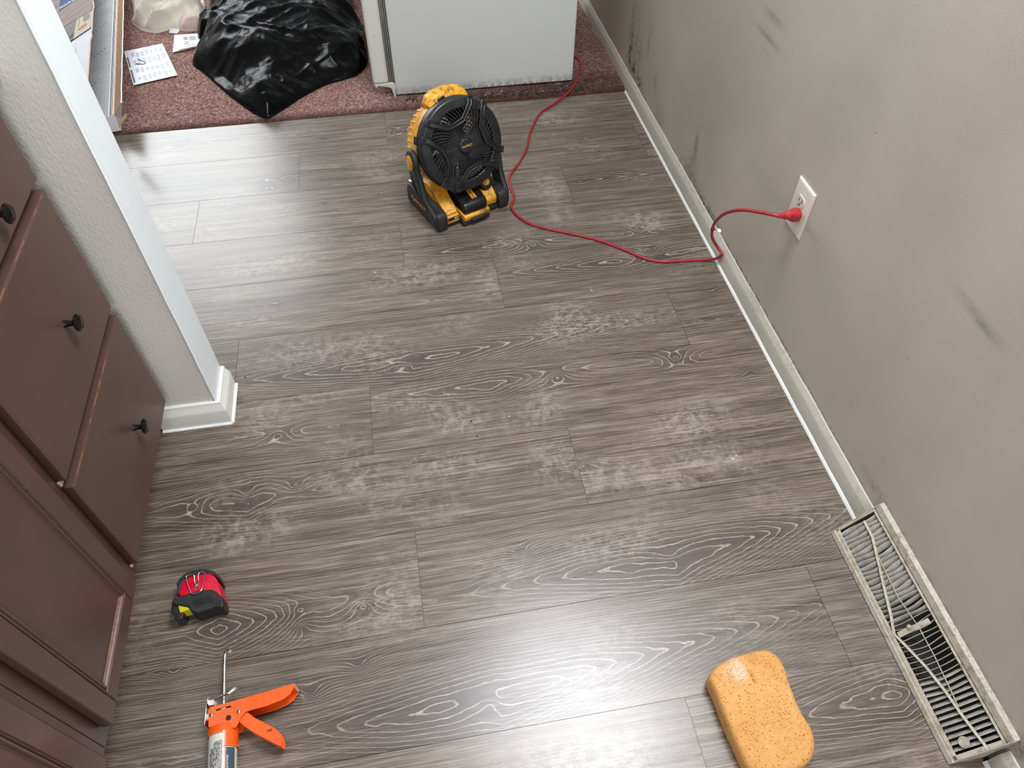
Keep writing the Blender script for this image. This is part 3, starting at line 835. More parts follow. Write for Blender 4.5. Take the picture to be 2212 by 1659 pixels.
# ================================================================== EXTENSION CORD
M_cord = plain('red_cord_rubber', srgb(152, 30, 36), .45, var=.12, scale=90)
cr = .0042
def cz(p, z=None): v = fz(p, cr if z is None else z); return (v.x, v.y, cr if z is None else z)
P = [(-.172, 3.05, .016), (-.166, 2.90, .015)] + [tuple(fz((1249, 128), .015)), tuple(fz((1252, 152), .015))]
P += [tuple(fz((1237, 190), .013)), cz((1200, 222)), cz((1166, 246)), cz((1146, 285)), cz((1138, 320)), cz((1122, 350)), cz((1101, 380)), (-.545, 2.02, cr), (-.543, 1.965, cr),
      cz((1105, 450)), cz((1130, 475)), cz((1165, 490)), cz((1230, 504)), cz((1290, 518)), cz((1345, 538)), cz((1390, 557)), cz((1430, 565)), cz((1480, 563)), cz((1520, 561))]
def wx(p, x): v = fx(p, x); return (v.x, v.y, max(v.z, cr))
P += [wx((1545, 559), -.0105), wx((1557, 553), -.0062), wx((1559, 547), -.0062), wx((1551, 535), -.012), wx((1540, 517), -.035), wx((1538, 500), -.060), wx((1544, 482), -.082), wx((1560, 465), -.098), wx((1582, 456), -.105),
      wx((1610, 454), -.102), wx((1640, 458), -.090), wx((1665, 463), -.076), wx((1682, 466), -.062)]
cord = thing('extension_cord', 'red extension cord plugged into the wall outlet and snaking behind the fan', 'cord')
bm = bmesh.new(); tube(bm, catmull(P, 7), cr, 10)
obj('cable', bm, M_cord, cord)
pe = Vector(P[-1]); 
pc = fx((1722, 464), .004); pc = Vector((.004, pc.y, pc.z))
ax = (Vector((pe.x, pe.y, pe.z))-pc).normalized()
xp = (Vector((0, 1, 0))-ax*ax.y).normalized()
Mp = frame(pc, Vector((0, 1, 0)), ax.cross(Vector((0, 1, 0))))
L0 = (pe-pc).length
bm = bmesh.new()
pr = [(.0, .0135, .0145), (.004, .0140, .0150), (.014, .0145, .0150), (.026, .0120, .0130), (.034, .0085, .0095), (.040, .0080, .0080)]
rings = []
def blk(bm, pr, M, n=20, e=3.2):
    rings = []
    for z, a, b in pr:
        rg = []
        for i in range(n):
            th = 2*PI*i/n; cx = abs(math.cos(th))**(2/e)*math.copysign(1, math.cos(th)); sy = abs(math.sin(th))**(2/e)*math.copysign(1, math.sin(th))
            rg.append(bm.verts.new(M @ Vector((a*cx, b*sy, z))))
        rings.append(rg)
    for A_, B_ in zip(rings, rings[1:]):
        for i in range(n): bm.faces.new((A_[i], A_[(i+1) % n], B_[(i+1) % n], B_[i]))
    bm.faces.new(rings[0][::-1]); bm.faces.new(rings[-1])
Mp2 = frame(pc, xp, ax.cross(xp))
blk(bm, pr, Mp2)
blk(bm, [(.040, .0098, .0098), (.043, .0100, .0100), (.0445, .0080, .0080), (.047, .0082, .0082), (.048, .0095, .0095), (.052, .0092, .0092), (.0535, .0070, .0070), (L0+.002, .0055, .0055)], Mp2, e=2)
pg = obj('plug', bm, plain('red_plug_rubber', srgb(168, 38, 42), .42, var=.06), cord, bev=.0006, smooth=40)
# wire tie
tp = Vector(wx((1540, 494), -.068))
bm = bmesh.new(); tube(bm, [tp+Vector((.0055*math.cos(a), .002*math.sin(a*2), .0055*math.sin(a))) for a in np.linspace(0, 2*PI, 14)], .0012, 6)
tube(bm, [tp+Vector((.004, -.002, 0)), tp+Vector((.012, -.010, -.004)), tp+Vector((.016, -.014, .001))], .0011, 6)
obj('wire_tie', bm, M_darkhole, cord)
bm = bmesh.new(); bmesh.ops.create_icosphere(bm, subdivisions=2, radius=.0065, matrix=Matrix.Translation(tp+Vector((.013, -.012, .0))) @ Matrix.Diagonal((1, 1.3, .8, 1)))
for v in bm.verts: v.co += Vector((mn.noise(v.co*300), mn.noise(v.co*300+Vector((5, 0, 0))), mn.noise(v.co*300+Vector((0, 9, 0)))))*.002
obj('tie_knot', bm, plain('white_knot', srgb(228, 222, 210), .6), cord)

# ================================================================== OUTLET
ou = thing('wall_outlet', 'white duplex wall outlet with a red plug in its lower socket', 'outlet', (WX, 1.268, .3965))
pw, ph = .040, .0625
bm = bmesh.new()
R4 = []
for (x_, i_) in ((0.0, 0), (-.0035, .0), (-.0055, .0035), (-.0060, .006)):
    a, b = pw-i_, ph-i_
    R4.append([bm.verts.new(p) for p in ((x_, -a, -b), (x_, a, -b), (x_, a, b), (x_, -a, b))])
bm.faces.new(R4[0][::-1]); bm.faces.new(R4[-1])
for a, b in zip(R4, R4[1:]):
    for i in range(4): bm.faces.new((a[i], a[(i+1) % 4], b[(i+1) % 4], b[i]))
obj('cover_plate', bm, plain('ivory_cover_plate', srgb(214, 208, 198), .3, var=.02), ou, bev=.0008, smooth=25)
for zc in (-.0195, .0195):
    bm = bmesh.new()
    pts = []
    for a in ang(40):
        y_ = .0172*math.cos(a); z_ = max(-.0130, min(.0130, .0172*math.sin(a))); pts.append((y_, z_+zc))
    prism(bm, pts, -.0078, -.0050, YZX)
    rc = obj('receptacle', bm, plain('ivory_socket', srgb(206, 198, 186), .3, var=.02), ou, bev=.0006, smooth=30)
    bm = bmesh.new()
    bx(bm, -.0084, -.0075, -.0072, -.0056, zc-.0015, zc+.0065); bx(bm, -.0084, -.0075, .0056, .0072, zc-.001, zc+.0055)
    lathe(bm, [(.0024, 0), (.0024, .0008)], 12, Matrix.Translation((-.0076, 0, zc-.0075)) @ Matrix.Rotation(-PI/2, 4, 'Y'))
    obj('slot', bm, M_darkhole, rc, smooth=0)
bm = bmesh.new(); lathe(bm, [(.0032, 0), (.0030, .0012), (.0003, .0016)], 16, Matrix.Translation((-.006, 0, 0)) @ Matrix.Rotation(-PI/2, 4, 'Y'))
obj('screw', bm, M_white_pl, ou)
pass

# ================================================================== FLOOR REGISTER (baseboard diffuser)
M_reg = NT('dusty_beige_steel'); v = M_reg.coords(); n = M_reg.noise(v, 90, 5, .75); n2 = M_reg.noise(v, 12, 3)
mk = M_reg.math('MULTIPLY', M_reg.ramp(n, [(.42, 0.0), (.66, 1.0)]), M_reg.ramp(n2, [(.3, .3), (.7, 1.0)]))
M_reg.set(M_reg.mix(mk, srgb(180, 173, 157), srgb(120, 108, 86)), .5, spec=.4); M_reg.bump(n, .2, .001); M_reg = M_reg.m
M_fin = plain('grey_fin_steel', srgb(172, 168, 160), .5, var=.2, scale=60)
rg_ = thing('floor_register', 'dusty beige baseboard heat register with bent slats at the lower right', 'register')
Y0, Y1 = .178, .643
a_ = Vector((-.002, 0, .086)); b_ = Vector((-.060, 0, .012))      # top edge and bottom edge of the slanted face
ev = (b_-a_); LV = ev.length; ev.normalize(); en = Vector((ev.z, 0, -ev.x))
if en.x > 0: en = -en
def rp(u, v, w=0): return a_+ev*v+en*w+Vector((0, Y1-u, 0))        # u from far end, v down the slope, w out of the face
U = Y1-Y0
bm = bmesh.new()
def rbox(bm, u0, u1, v0, v1, w0, w1):
    c = [rp(u, v, w_) for u in (u0, u1) for v in (v0, v1) for w_ in (w0, w1)]
    vs = [bm.verts.new(p) for p in c]
    for f in ((0, 1, 3, 2), (4, 6, 7, 5), (0, 4, 5, 1), (2, 3, 7, 6), (0, 2, 6, 4), (1, 5, 7, 3)): bm.faces.new([vs[i] for i in f])
rbox(bm, 0, U, -.001, .003, -.004, .0025)
rbox(bm, 0, U, LV-.007, LV, -.002, .0015)
rbox(bm, 0, .004, 0, LV, -.004, .0015)
rbox(bm, U-.008, U, 0, LV, -.004, .0015)
obj('face_frame', bm, M_reg, rg_, bev=.0008)
bm = bmesh.new()                                                   # housing: top flange to the wall, end plates, bottom lip
prism(bm, [(-.0005, .088), (.003, .104), (.012, .108), (.012, .100), (.003, .084)], Y0-.001, Y1+.001, XZY)
for y_ in (Y0-.0015, Y1-.0005):
    prism(bm, [(.012, 0), (-.066, 0), (-.063, .010), (a_.x-.003, a_.z+.003), (.003, .104), (.012, .104)], y_, y_+.002, XZY)
obj('housing', bm, M_reg, rg_, bev=.0006)
bm = bmesh.new(); prism(bm, [(-.0655, 0.0005), (-.0690, .002), (-.0655, .013), (-.0585, .0115), (-.060, .004)], Y0-.002, Y1, XZY)
obj('bottom_lip', bm, M_reg, rg_, bev=.0008)
bm = bmesh.new(); prism(bm, [(.0115, .002), (.0115, .098), (.0075, .098), (.0075, .006), (-.055, .006), (-.055, .002)], Y0+.001, Y1-.001, XZY)
obj('duct_liner', bm, plain('dark_duct', srgb(52, 48, 44), .8), rg_)
NS = 43
for k in range(NS):
    u = .010+(U-.024)*k/(NS-1)
    # far slats lean closed, the middle stand open, near ones lean the other way
    q = k/(NS-1)
    lean = .0070 if q < .42 else (-.0010 if q < .72 else -.0062)
    if .38 < q < .46: lean = .004
    bm = bmesh.new(); rows = []
    for j in range(9):
        v_ = .003+(LV-.009)*j/8
        bow = .0035*math.sin(PI*j/8)*(1 if .15 < q < .8 else .2) + (.0015*math.sin(k*1.7+j*.8) if q < .6 else 0)
        rows.append([rp(u+bow, v_, -.0008), rp(u+bow+.0009, v_, -.0008), rp(u+bow+.0009+lean, v_, -.0098), rp(u+bow+lean, v_, -.0098)])
    rows = [[bm.verts.new(p) for p in r_] for r_ in rows]
    for A_, B_ in zip(rows, rows[1:]):
        for i in range(4): bm.faces.new((A_[i], A_[(i+1) % 4], B_[(i+1) % 4], B_[i]))
    bm.faces.new(rows[0]); bm.faces.new(rows[-1][::-1])
    obj('slat', bm, M_fin, rg_, smooth=30)
def rpx(p, w=.001): return fpl(p, a_+en*w, en)
bm = bmesh.new()
tube(bm, [rpx(p, .0008) for p in ((1867, 1125), (1885, 1160), (1897, 1210), (1908, 1260), (1925, 1330), (1932, 1372))], .0032, 8, flat=.35)
tube(bm, [rpx(p, .0008) for p in ((1932, 1370), (1960, 1398), (2000, 1440), (2040, 1490), (2075, 1540), (2105, 1580), (2128, 1610), (2136, 1622))], .0030, 8, flat=.35)
obj('bent_strap', bm, M_reg, rg_)
bm = bmesh.new(); tube(bm, [rpx(p, .0004) for p in ((1898, 1205), (1940, 1290), (1985, 1355), (2020, 1420), (2058, 1500), (2070, 1528))], .0011, 6)
obj('tie_rod', bm, M_reg, rg_)
bm = bmesh.new(); pts = [rpx(p, -.0005) for p in ((1941, 1372), (1960, 1362), (1985, 1352), (2008, 1340))]
tube(bm, pts, .0055, 8, flat=.25)
lv = obj('damper_lever', bm, M_reg, rg_)
bm = bmesh.new(); c0 = rpx((1964, 1354), .004); bmesh.ops.create_icosphere(bm, subdivisions=2, radius=.0048, matrix=Matrix.Translation(c0)); obj('thumb_screw', bm, M_reg, lv)
bm = bmesh.new(); c0 = rpx((2083, 1603), .0002)
Mc = frame(c0, (0, 1, 0), -ev)
if (Mc @ Vector((0, 0, 1))-c0).dot(en) < 0: Mc = frame(c0, (0, 1, 0), ev)
lathe(bm, [(.0085, 0), (.0095, .0004), (.0095, .0022), (.0083, .0022), (.0080, .0008), (.0003, .0008)], 28, Mc)
obj('round_knockout', bm, M_reg, rg_, smooth=30)

# ================================================================== SPONGE
t = NT('orange_sponge'); v = t.coords()
n1 = t.noise(v, 22, 4); vo = t.n('ShaderNodeTexVoronoi'); vo.inputs['Scale'].default_value = 260; t.l(v, vo.inputs['Vector'])
vo2 = t.n('ShaderNodeTexVoronoi'); vo2.inputs['Scale'].default_value = 900; t.l(v, vo2.inputs['Vector'])
sel = t.math('LESS_THAN', t.math('FRACT', t.math('MULTIPLY', vo.outputs['Color'], 5.1)), .5)
pore_ = t.math('MULTIPLY', t.ramp(vo.outputs['Distance'], [(.16, 1.0), (.34, 0.0)]), sel)
fine = t.ramp(vo2.outputs['Distance'], [(.2, 1.0), (.5, 0.0)])
c = t.ramp(n1, [(.3, srgb(212, 156, 94)), (.7, srgb(224, 170, 108))])
c = t.mix(t.math('MULTIPLY', fine, .22), c, srgb(196, 118, 36))
c = t.mix(t.math('MULTIPLY', pore_, .7), c, srgb(158, 88, 14))
dust = t.math('MULTIPLY', t.attr('dust'), t.ramp(t.noise(v, 420, 4, .8), [(.42, 0.0), (.56, 1.0)]), True)
c = t.mix(t.math('MULTIPLY', dust, .85), c, srgb(236, 222, 206))
c = t.mix(t.math('MULTIPLY', t.attr('tear'), .9, True), c, srgb(176, 84, 14))
c = t.mix(t.math('MULTIPLY', t.attr('dent'), .35, True), c, srgb(150, 96, 44))
t.set(c, .9, spec=.1); t.b.inputs['Subsurface Weight'].default_value = .06
t.bump(t.math('SUBTRACT', 1.0, t.math('ADD', pore_, t.math('MULTIPLY', fine, .4))), .8, .0016)
TOPZ = .050
out = [(1530, 1470), (1536, 1452), (1552, 1436), (1580, 1422), (1610, 1412), (1640, 1405), (1662, 1408), (1682, 1422), (1694, 1445), (1703, 1475), (1714, 1505), (1724, 1528), (1738, 1555), (1752, 1578), (1758, 1602), (1757, 1628), (1744, 1652), (1712, 1668), (1672, 1676), (1640, 1676), (1618, 1664), (1603, 1640), (1590, 1610), (1575, 1578), (1562, 1545), (1549, 1510), (1538, 1485)]
Ot = [fz(p, TOPZ-.012) for p in out]
cS = sum(Ot, Vector())/len(Ot)
Oc = catmull(Ot+[Ot[0]], 4)[:-1]
nA = len(Oc); prof = []
rows = []
for k in range(25): rows.append(('b', k))
def spz(f): return f
levels = [(.90, .0), (.965, .0015), (.99, .006), (1.0, .014), (1.0, .034), (.985, .043), (.95, .0485), (.90, .0505)] + [(.90*(1-j/26), .0510+.0012*math.sin(j/26*PI/2)) for j in range(1, 26)]
co = []; 
for f, z in levels:
    for p in Oc:
        d_ = p-cS; x_, y_ = cS.x+d_.x*f, cS.y+d_.y*f
        zz_ = z
        if z > .04: zz_ += .0022*mn.noise(Vector((x_*28, y_*28, 1)))+.0009*mn.noise(Vector((x_*110, y_*110, 3)))
        nr = .0007*mn.noise(Vector((x_*160, y_*160, z*160)))
        co.append((x_+nr, y_+nr, max(zz_, 0)))
base_n = len(co)
co = np.array(co, np.float32); nl = len(levels)
q = []
for l in range(nl-1):
    for i in range(nA): q.append((l*nA+i, l*nA+(i+1) % nA, (l+1)*nA+(i+1) % nA, (l+1)*nA+i))
q = np.array(q)
def near(p, z, rx, ry, ang_=0):
    c_ = fz(p, z); a = math.radians(ang_); dx = co[:, 0]-c_.x; dy = co[:, 1]-c_.y
    u_ = dx*math.cos(a)+dy*math.sin(a); w_ = -dx*math.sin(a)+dy*math.cos(a)
    return np.exp(-(u_/rx)**2-(w_/ry)**2)
dust_ = np.clip(1.1*near((1590, 1433), .05, .007, .022, 15)+.8*near((1598, 1455), .05, .012, .014)+.4*near((1580, 1450), .05, .02, .02), 0, 1)
tear_ = np.zeros(len(co))
for p in ((1618, 1449), (1621, 1454), (1624, 1460), (1628, 1468), (1631, 1473)): tear_ = np.maximum(tear_, near(p, .051, .0022, .0034, 20))
dent_ = near((1625, 1422), .05, .010, .012)
co[:, 2] -= (tear_*.003+dent_*.004).astype(np.float32)*(co[:, 2] > .04)
sp_ = build_mesh('sponge', co, q, {'dust': dust_, 'tear': tear_, 'dent': dent_}, t.m)
bmx = bmesh.new(); bmx.from_mesh(sp_.data)
bmx.verts.ensure_lookup_table()
bmx.faces.new([bmx.verts[i] for i in range(nA)][::-1]); bmx.faces.new([bmx.verts[(nl-1)*nA+i] for i in range(nA)])
bmesh.ops.recalc_face_normals(bmx, faces=bmx.faces); bmx.to_mesh(sp_.data); bmx.free()
tag(sp_, 'large orange porous sponge with a dusty corner on the planks', 'sponge')

# ================================================================== TAPE MEASURE
tm = thing('tape_measure', 'red and black tape measure lying on its side with a wire belt clip', 'tape measure')
TZ = .040
def zp(pts, z): return [(fz(p, z).x, fz(p, z).y) for p in pts]
case = [(384, 1290), (388, 1265), (398, 1250), (418, 1236), (443, 1231), (462, 1234), (474, 1244), (477, 1257), (482, 1275), (484, 1296), (483, 1308), (470, 1314), (440, 1318), (415, 1318), (400, 1300)]
def shell(bm, poly, levels):
    cx = sum(p[0] for p in poly)/len(poly); cy = sum(p[1] for p in poly)/len(poly); R_ = []
    for f, z in levels: R_.append([bm.verts.new((cx+(x-cx)*f, cy+(y-cy)*f, z)) for x, y in poly])
    bm.faces.new(R_[0][::-1]); bm.faces.new(R_[-1])
    for a, b in zip(R_, R_[1:]):
        for i in range(len(poly)): bm.faces.new((a[i], a[(i+1) % len(poly)], b[(i+1) % len(poly)], b[i]))
def dense(pts, k=4): return [(p.x, p.y) for p in catmull([Vector((a, b, 0)) for a, b in pts]+[Vector((pts[0][0], pts[0][1], 0))], k)[:-1]]
core = dense(zp([(386, 1286), (392, 1266), (402, 1252), (420, 1244), (445, 1241), (463, 1243), (474, 1256), (480, 1276), (482, 1296), (460, 1312), (420, 1312), (396, 1300)], .030))
bm = bmesh.new(); shell(bm, core, [(.94, .001), (.99, .006), (1.0, .018), (.99, .031), (.93, .038), (.80, .0400)])
obj('case', bm, M_red, tm, smooth=45)
# black rubber over-mould: back bumper and lower grip
bm = bmesh.new(); bk = zp([(384, 1270), (383, 1262), (391, 1250), (405, 1239), (425, 1233), (446, 1231), (464, 1236), (475, 1246), (478, 1258), (473, 1252), (463, 1243), (445, 1242), (420, 1247), (403, 1254), (392, 1268), (386, 1288)], .034)
prism(bm, bk, .003, .0395)
obj('rubber_bumper', bm, M_rubber, tm, bev=.0025, seg=3, smooth=50)
bm = bmesh.new()
gp = zp([(373, 1300), (380, 1290), (400, 1287), (420, 1281), (440, 1276), (460, 1275), (470, 1280), (482, 1292), (485, 1308), (481, 1314), (468, 1313), (450, 1318), (430, 1326), (415, 1325), (408, 1312), (385, 1308), (376, 1308)], .036)
prism(bm, gp, .002, .0415)
gpo = obj('rubber_grip', bm, M_rubber, tm, bev=.003, seg=3, smooth=50)
bm = bmesh.new()
A0 = fz((418, 1303), .042); B0 = fz((455, 1290), .042)
for k in range(12):
    c_ = A0.lerp(B0, k/11); d1 = (fz((425, 1320), .042)-fz((415, 1300), .042)).normalized()
    tube(bm, [c_-d1*.006, c_+d1*.010], .0008, 6)
obj('grip_rib', bm, M_rubber, gpo)
# mouth with the tape
bm = bmesh.new(); mp_ = zp([(371, 1320), (372, 1303), (382, 1300), (392, 1309), (388, 1322), (399, 1325), (396, 1336), (380, 1341), (371, 1332)], .030)
prism(bm, mp_, .001, .034)
obj('mouth', bm, M_black, tm, bev=.002, seg=2)
bm = bmesh.new(); tp_ = zp([(386, 1309), (403, 1306), (411, 1317), (390, 1324)], .034)
prism(bm, tp_, .012, .036)
t = NT('tape_yellow'); v = t.coords((1, 1, 1)); wv = t.n('ShaderNodeTexWave'); wv.inputs['Scale'].default_value = 220; t.l(v, wv.inputs['Vector'])
t.set(t.mix(t.ramp(wv.outputs['Fac'], [(.8, 0.0), (.9, .8)]), srgb(214, 200, 30), srgb(40, 38, 20)), .35)
bl = obj('tape_blade', bm, t.m, tm)
bm = bmesh.new(); prism(bm, zp([(370, 1327), (371, 1325), (382, 1341), (380, 1342)], .020), .004, .036)
obj('hook', bm, M_chrome, tm)
# wire clip
def cz_(pts, z): return [fz(p, z) for p in pts]
bm = bmesh.new()
lo = .0415
tube(bm, catmull(cz_([(422, 1276)], lo)+cz_([(421.5, 1262)], lo)+cz_([(420, 1252)], .043)+cz_([(419, 1243), (415, 1240.5), (405, 1243), (402, 1249)], .0455)+cz_([(406, 1264)], .047)+cz_([(410, 1274), (415, 1281.5)], .0475)+cz_([(424, 1281), (432, 1278), (436, 1272)], .0475)+cz_([(439, 1262)], .047)+cz_([(441.5, 1248), (442.5, 1240), (438, 1235.5), (431, 1237), (428.5, 1242)], .0455)+cz_([(428.6, 1254)], .043)+cz_([(430.5, 1273)], lo), 5), .0008, 8)
obj('belt_clip', bm, M_chrome, tm)
bm = bmesh.new(); c_ = fz((425.5, 1264), .0405); lathe(bm, [(.0042, 0), (.0042, .0012), (.0030, .0028), (.0003, .0032)], 20, Matrix.Translation(c_)); obj('clip_screw', bm, M_steel, tm)
for p in ((460, 1239), (465, 1287), (380, 1291)):
    bm = bmesh.new(); c_ = fz(p, .0405); lathe(bm, [(.0030, -.001), (.0030, .0016), (.0018, .0016), (.0016, 0.0002), (.0002, .0002)], 16, Matrix.Translation(c_)); obj('screw_recess', bm, plain('dull_red', srgb(112, 10, 40), .5), tm)
bm = bmesh.new(); c_ = fz((476, 1305), .037)
tube(bm, [c_+Vector((.005*math.cos(a), .003*math.sin(a), .003)) for a in np.linspace(0, PI*1.8, 12)], .0007, 6); tube(bm, [c_+Vector((0, .003, .003)), c_+Vector((0, -.003, .003))], .0007, 6); obj('moulded_mark', bm, M_red, tm)

# ================================================================== CAULK GUN
cg = thing('caulk_gun', 'orange caulking gun lying on its side with a cartridge loaded', 'caulk gun')
GZ = .030
M_or2 = M_orange
axA = fz((488, 1405), .027); 
# frame plates (folded sheet, two sides)
body = [(450, 1571), (450, 1534), (454, 1527), (466, 1524), (500, 1515), (540, 1504), (636, 1476), (635, 1484), (626, 1500), (610, 1511), (575, 1525), (545, 1533), (530, 1538), (520, 1550), (513, 1566), (508, 1572)]
def plate(bm, poly, z0, z1): prism(bm, poly, z0, z1)
top = .0455; bot = .0105
pb = zp(body, top)
bm = bmesh.new()
plate(bm, pb, top-.0012, top); plate(bm, pb, bot, bot+.0012)
# spine joining both plates along the back edge and handle ridge
def wall_strip(bm, pts, z0, z1, th=.0012):
    for a, b in zip(pts, pts[1:]):
        a = Vector((a[0], a[1], 0)); b = Vector((b[0], b[1], 0)); d_ = (b-a).normalized(); nn = Vector((-d_.y, d_.x, 0))*th/2
        vs = [bm.verts.new((p.x, p.y, z)) for z in (z0, z1) for p in (a-nn, b-nn, b+nn, a+nn)]
        for f in ((0, 1, 2, 3), (7, 6, 5, 4), (0, 4, 5, 1), (1, 5, 6, 2), (2, 6, 7, 3), (3, 7, 4, 0)): bm.faces.new([vs[i] for i in f])
wall_strip(bm, pb[4:8], bot+.001, top-.0005)
gf = obj('gun_frame', bm, M_orange, cg, bev=.0008, smooth=40)
# trigger
tr_ = [(517, 1547), (527, 1540), (534, 1538), (550, 1550), (575, 1563), (597, 1575), (606, 1585), (609, 1600), (607, 1611), (598, 1608), (575, 1596), (545, 1580), (525, 1566), (514, 1556)]
pt = zp(tr_, top-.004)
bm = bmesh.new(); plate(bm, pt, top-.0052, top-.0040); plate(bm, pt, bot+.004, bot+.0052); wall_strip(bm, pt[8:]+pt[:1], bot+.004, top-.004)
obj('trigger', bm, M_orange, cg, bev=.0008, smooth=40)
bm = bmesh.new()
for k, p in enumerate(((578, 1579), (581, 1578), (584, 1578.5), (586, 1576))): c_ = fz(p, top-.0038); box(bm, (c_.x, c_.y, c_.z), (.0014, .0036, .0002))
obj('printed_mark', bm, M_darkhole, cg, smooth=0)
for p in ((457, 1545), (516, 1537)):
    bm = bmesh.new(); c_ = fz(p, top); lathe(bm, [(.0040, 0), (.0038, .0012), (.0025, .0026), (.0003, .0031)], 20, Matrix.Translation((c_.x, c_.y, top))); obj('rivet', bm, M_chrome, cg)
bm = bmesh.new(); c_ = fz((493.5, 1550.5), top); lathe(bm, [(.0048, -.0010), (.0048, .0003), (.0003, .0003)], 24, Matrix.Translation((c_.x, c_.y, top)))
obj('drilled_hole', bm, plain('hole_dark', srgb(60, 16, 6), .8), cg)
# scraped paint slot
bm = bmesh.new(); prism(bm, zp([(466, 1533), (482, 1528), (500, 1524), (499, 1528), (484, 1531), (467, 1536)], top), top-.0002, top+.0003); obj('wear_slot', bm, M_darkhole, cg)
bm = bmesh.new(); prism(bm, zp([(477, 1531.5), (487, 1527.5), (489, 1530), (478, 1533)], top), top+.0001, top+.0006); obj('bare_metal_scratch', bm, M_steel, cg)
# axis of barrel: straight line
pA = fz((482, 1573), .028); pB = fz((479, 1700), .028)
axd = (pB-pA); axd.z = 0; axd.normalize(); side = Vector((-axd.y, axd.x, 0))
if side.x < 0: side = -side
BR = .0265; BC = Vector((pA.x, pA.y, BR+.001))
Mb = frame(BC, side, Vector((0, 0, 1)))          # local z = side x up
if (Mb @ Vector((0, 0, 1))-BC).dot(axd) < 0: Mb = frame(BC, -side, Vector((0, 0, 1)))
sgn = 1 if (Mb @ Vector((1, 0, 0))-BC).dot(side) > 0 else -1
bm = bmesh.new()
lathe(bm, [(BR-.001, .0), (BR+.0002, .0015), (BR+.0002, .014), (BR-.0010, .014), (BR-.0018, .0)], 48, Mb, cap=False)
lathe(bm, [(.004, .0005), (BR-.0005, .0005)], 48, Mb, cap=False)
obj('end_cap', bm, M_orange, cg, smooth=40)
# half cradle on the right side
def arc_shell(bm, r0, r1, a0, a1, z0, z1, n=24, M=Mb):
    R_ = []
    for i in range(n+1):
        a = a0+(a1-a0)*i/n; ca, sa = math.cos(a)*sgn, math.sin(a)
        R_.append([bm.verts.new(M @ Vector((r*ca, r*sa, z))) for r, z in ((r0, z0), (r1, z0), (r1, z1), (r0, z1))])
    for A_, B_ in zip(R_, R_[1:]):
        for i in range(4): bm.faces.new((A_[i], A_[(i+1) % 4], B_[(i+1) % 4], B_[i]))
    bm.faces.new(R_[0]); bm.faces.new(R_[-1][::-1])
bm = bmesh.new()
arc_shell(bm, BR-.0010, BR+.0002, math.radians(-95), math.radians(73), .012, .036)
arc_shell(bm, BR-.0010, BR+.0016, math.radians(-95), math.radians(73), .035, .038)
arc_shell(bm, BR-.0010, BR+.0002, math.radians(62), math.radians(73), .037, .23)
arc_shell(bm, BR-.0010, BR+.0002, math.radians(-95), math.radians(-40), .037, .23)
obj('cradle', bm, M_orange, cg, smooth=40)
# cartridge
t = NT('cartridge_label'); v = t.coords()
cart = None
bm = bmesh.new(); lathe(bm, [(BR-.0026, .006), (BR-.0022, .010), (BR-.0022, .235), (.01, .238)], 48, Mb); 
M_cart = plain('cartridge_white', srgb(208, 206, 198), .4, var=.03)
ca = tag(obj('caulk_cartridge', bm, M_cart, None, smooth=40), 'white sealant cartridge with grey label loaded in the orange caulking gun', 'cartridge')
bm = bmesh.new(); arc_shell(bm, BR-.0024, BR-.0017, math.radians(21), math.radians(61.5), .040, .235); 
lb = obj('label', bm, plain('slate_blue_label', srgb(62, 82, 100), .4, var=.05), ca, smooth=60)
# fine print rows, curved round the tube
bm = bmesh.new(); rr_ = random.Random(3)
for ci in range(8):
    a = math.radians(79+ci*6.6); z_ = .026+(.010 if ci > 4 else 0)+rr_.random()*.002
    while z_ < .20:
        L = .0012+rr_.random()*.0030
        arc_shell(bm, BR-.0023, BR-.0019, a-math.radians(2.1), a+math.radians(2.1), z_, z_+L*.5, 2); z_ += L*.5+.0011
        if rr_.random() < .2:
            arc_shell(bm, BR-.0023, BR-.0019, a+math.radians(3.1), a+math.radians(5), z_-.003, z_, 2)
obj('fine_print', bm, plain('print_black', srgb(44, 46, 50), .5), ca, smooth=0)
Mtx = Mb @ Matrix.Rotation(math.radians(66)*1, 4, 'Z') if sgn > 0 else Mb @ Matrix.Rotation(math.radians(180-66), 4, 'Z')
# text reads down the tube on the slate label
rad = BR-.0016
a_t = math.radians(56); pos = Mb @ Vector((rad*math.cos(a_t)*sgn, rad*math.sin(a_t), .064))
nrm_ = (pos-(Mb @ Vector((0, 0, .064)))).normalized()
yv = nrm_.cross(axd)
text('printed_lettering', 'SEALANT', .0048, frame(pos, axd, yv), M_white_pl, ca, sx=1.1)
# push rod with hook
rx = (fz((486, 1520), .028)+fz((487, 1412), .028))/2
bm = bmesh.new(); zr = .028
tube(bm, catmull([(BC.x, BC.y, zr), tuple(fz((483.5, 1520), zr)), tuple(fz((484.5, 1470), zr)), tuple(fz((485, 1435), zr)), tuple(fz((486, 1418), zr)), tuple(fz((488, 1409), zr+.002)), tuple(fz((491, 1405), zr+.010)), tuple(fz((494, 1405.5), zr+.020)), tuple(fz((497, 1407), zr+.026))], 6), .0033, 12)
for s_ in (-1, 1):
    c_ = fz((484.5+s_*4.2, 1441), zr); bmesh.ops.create_icosphere(bm, subdivisions=1, radius=.0011, matrix=Matrix.Translation(c_))
obj('push_rod', bm, M_steel, cg)
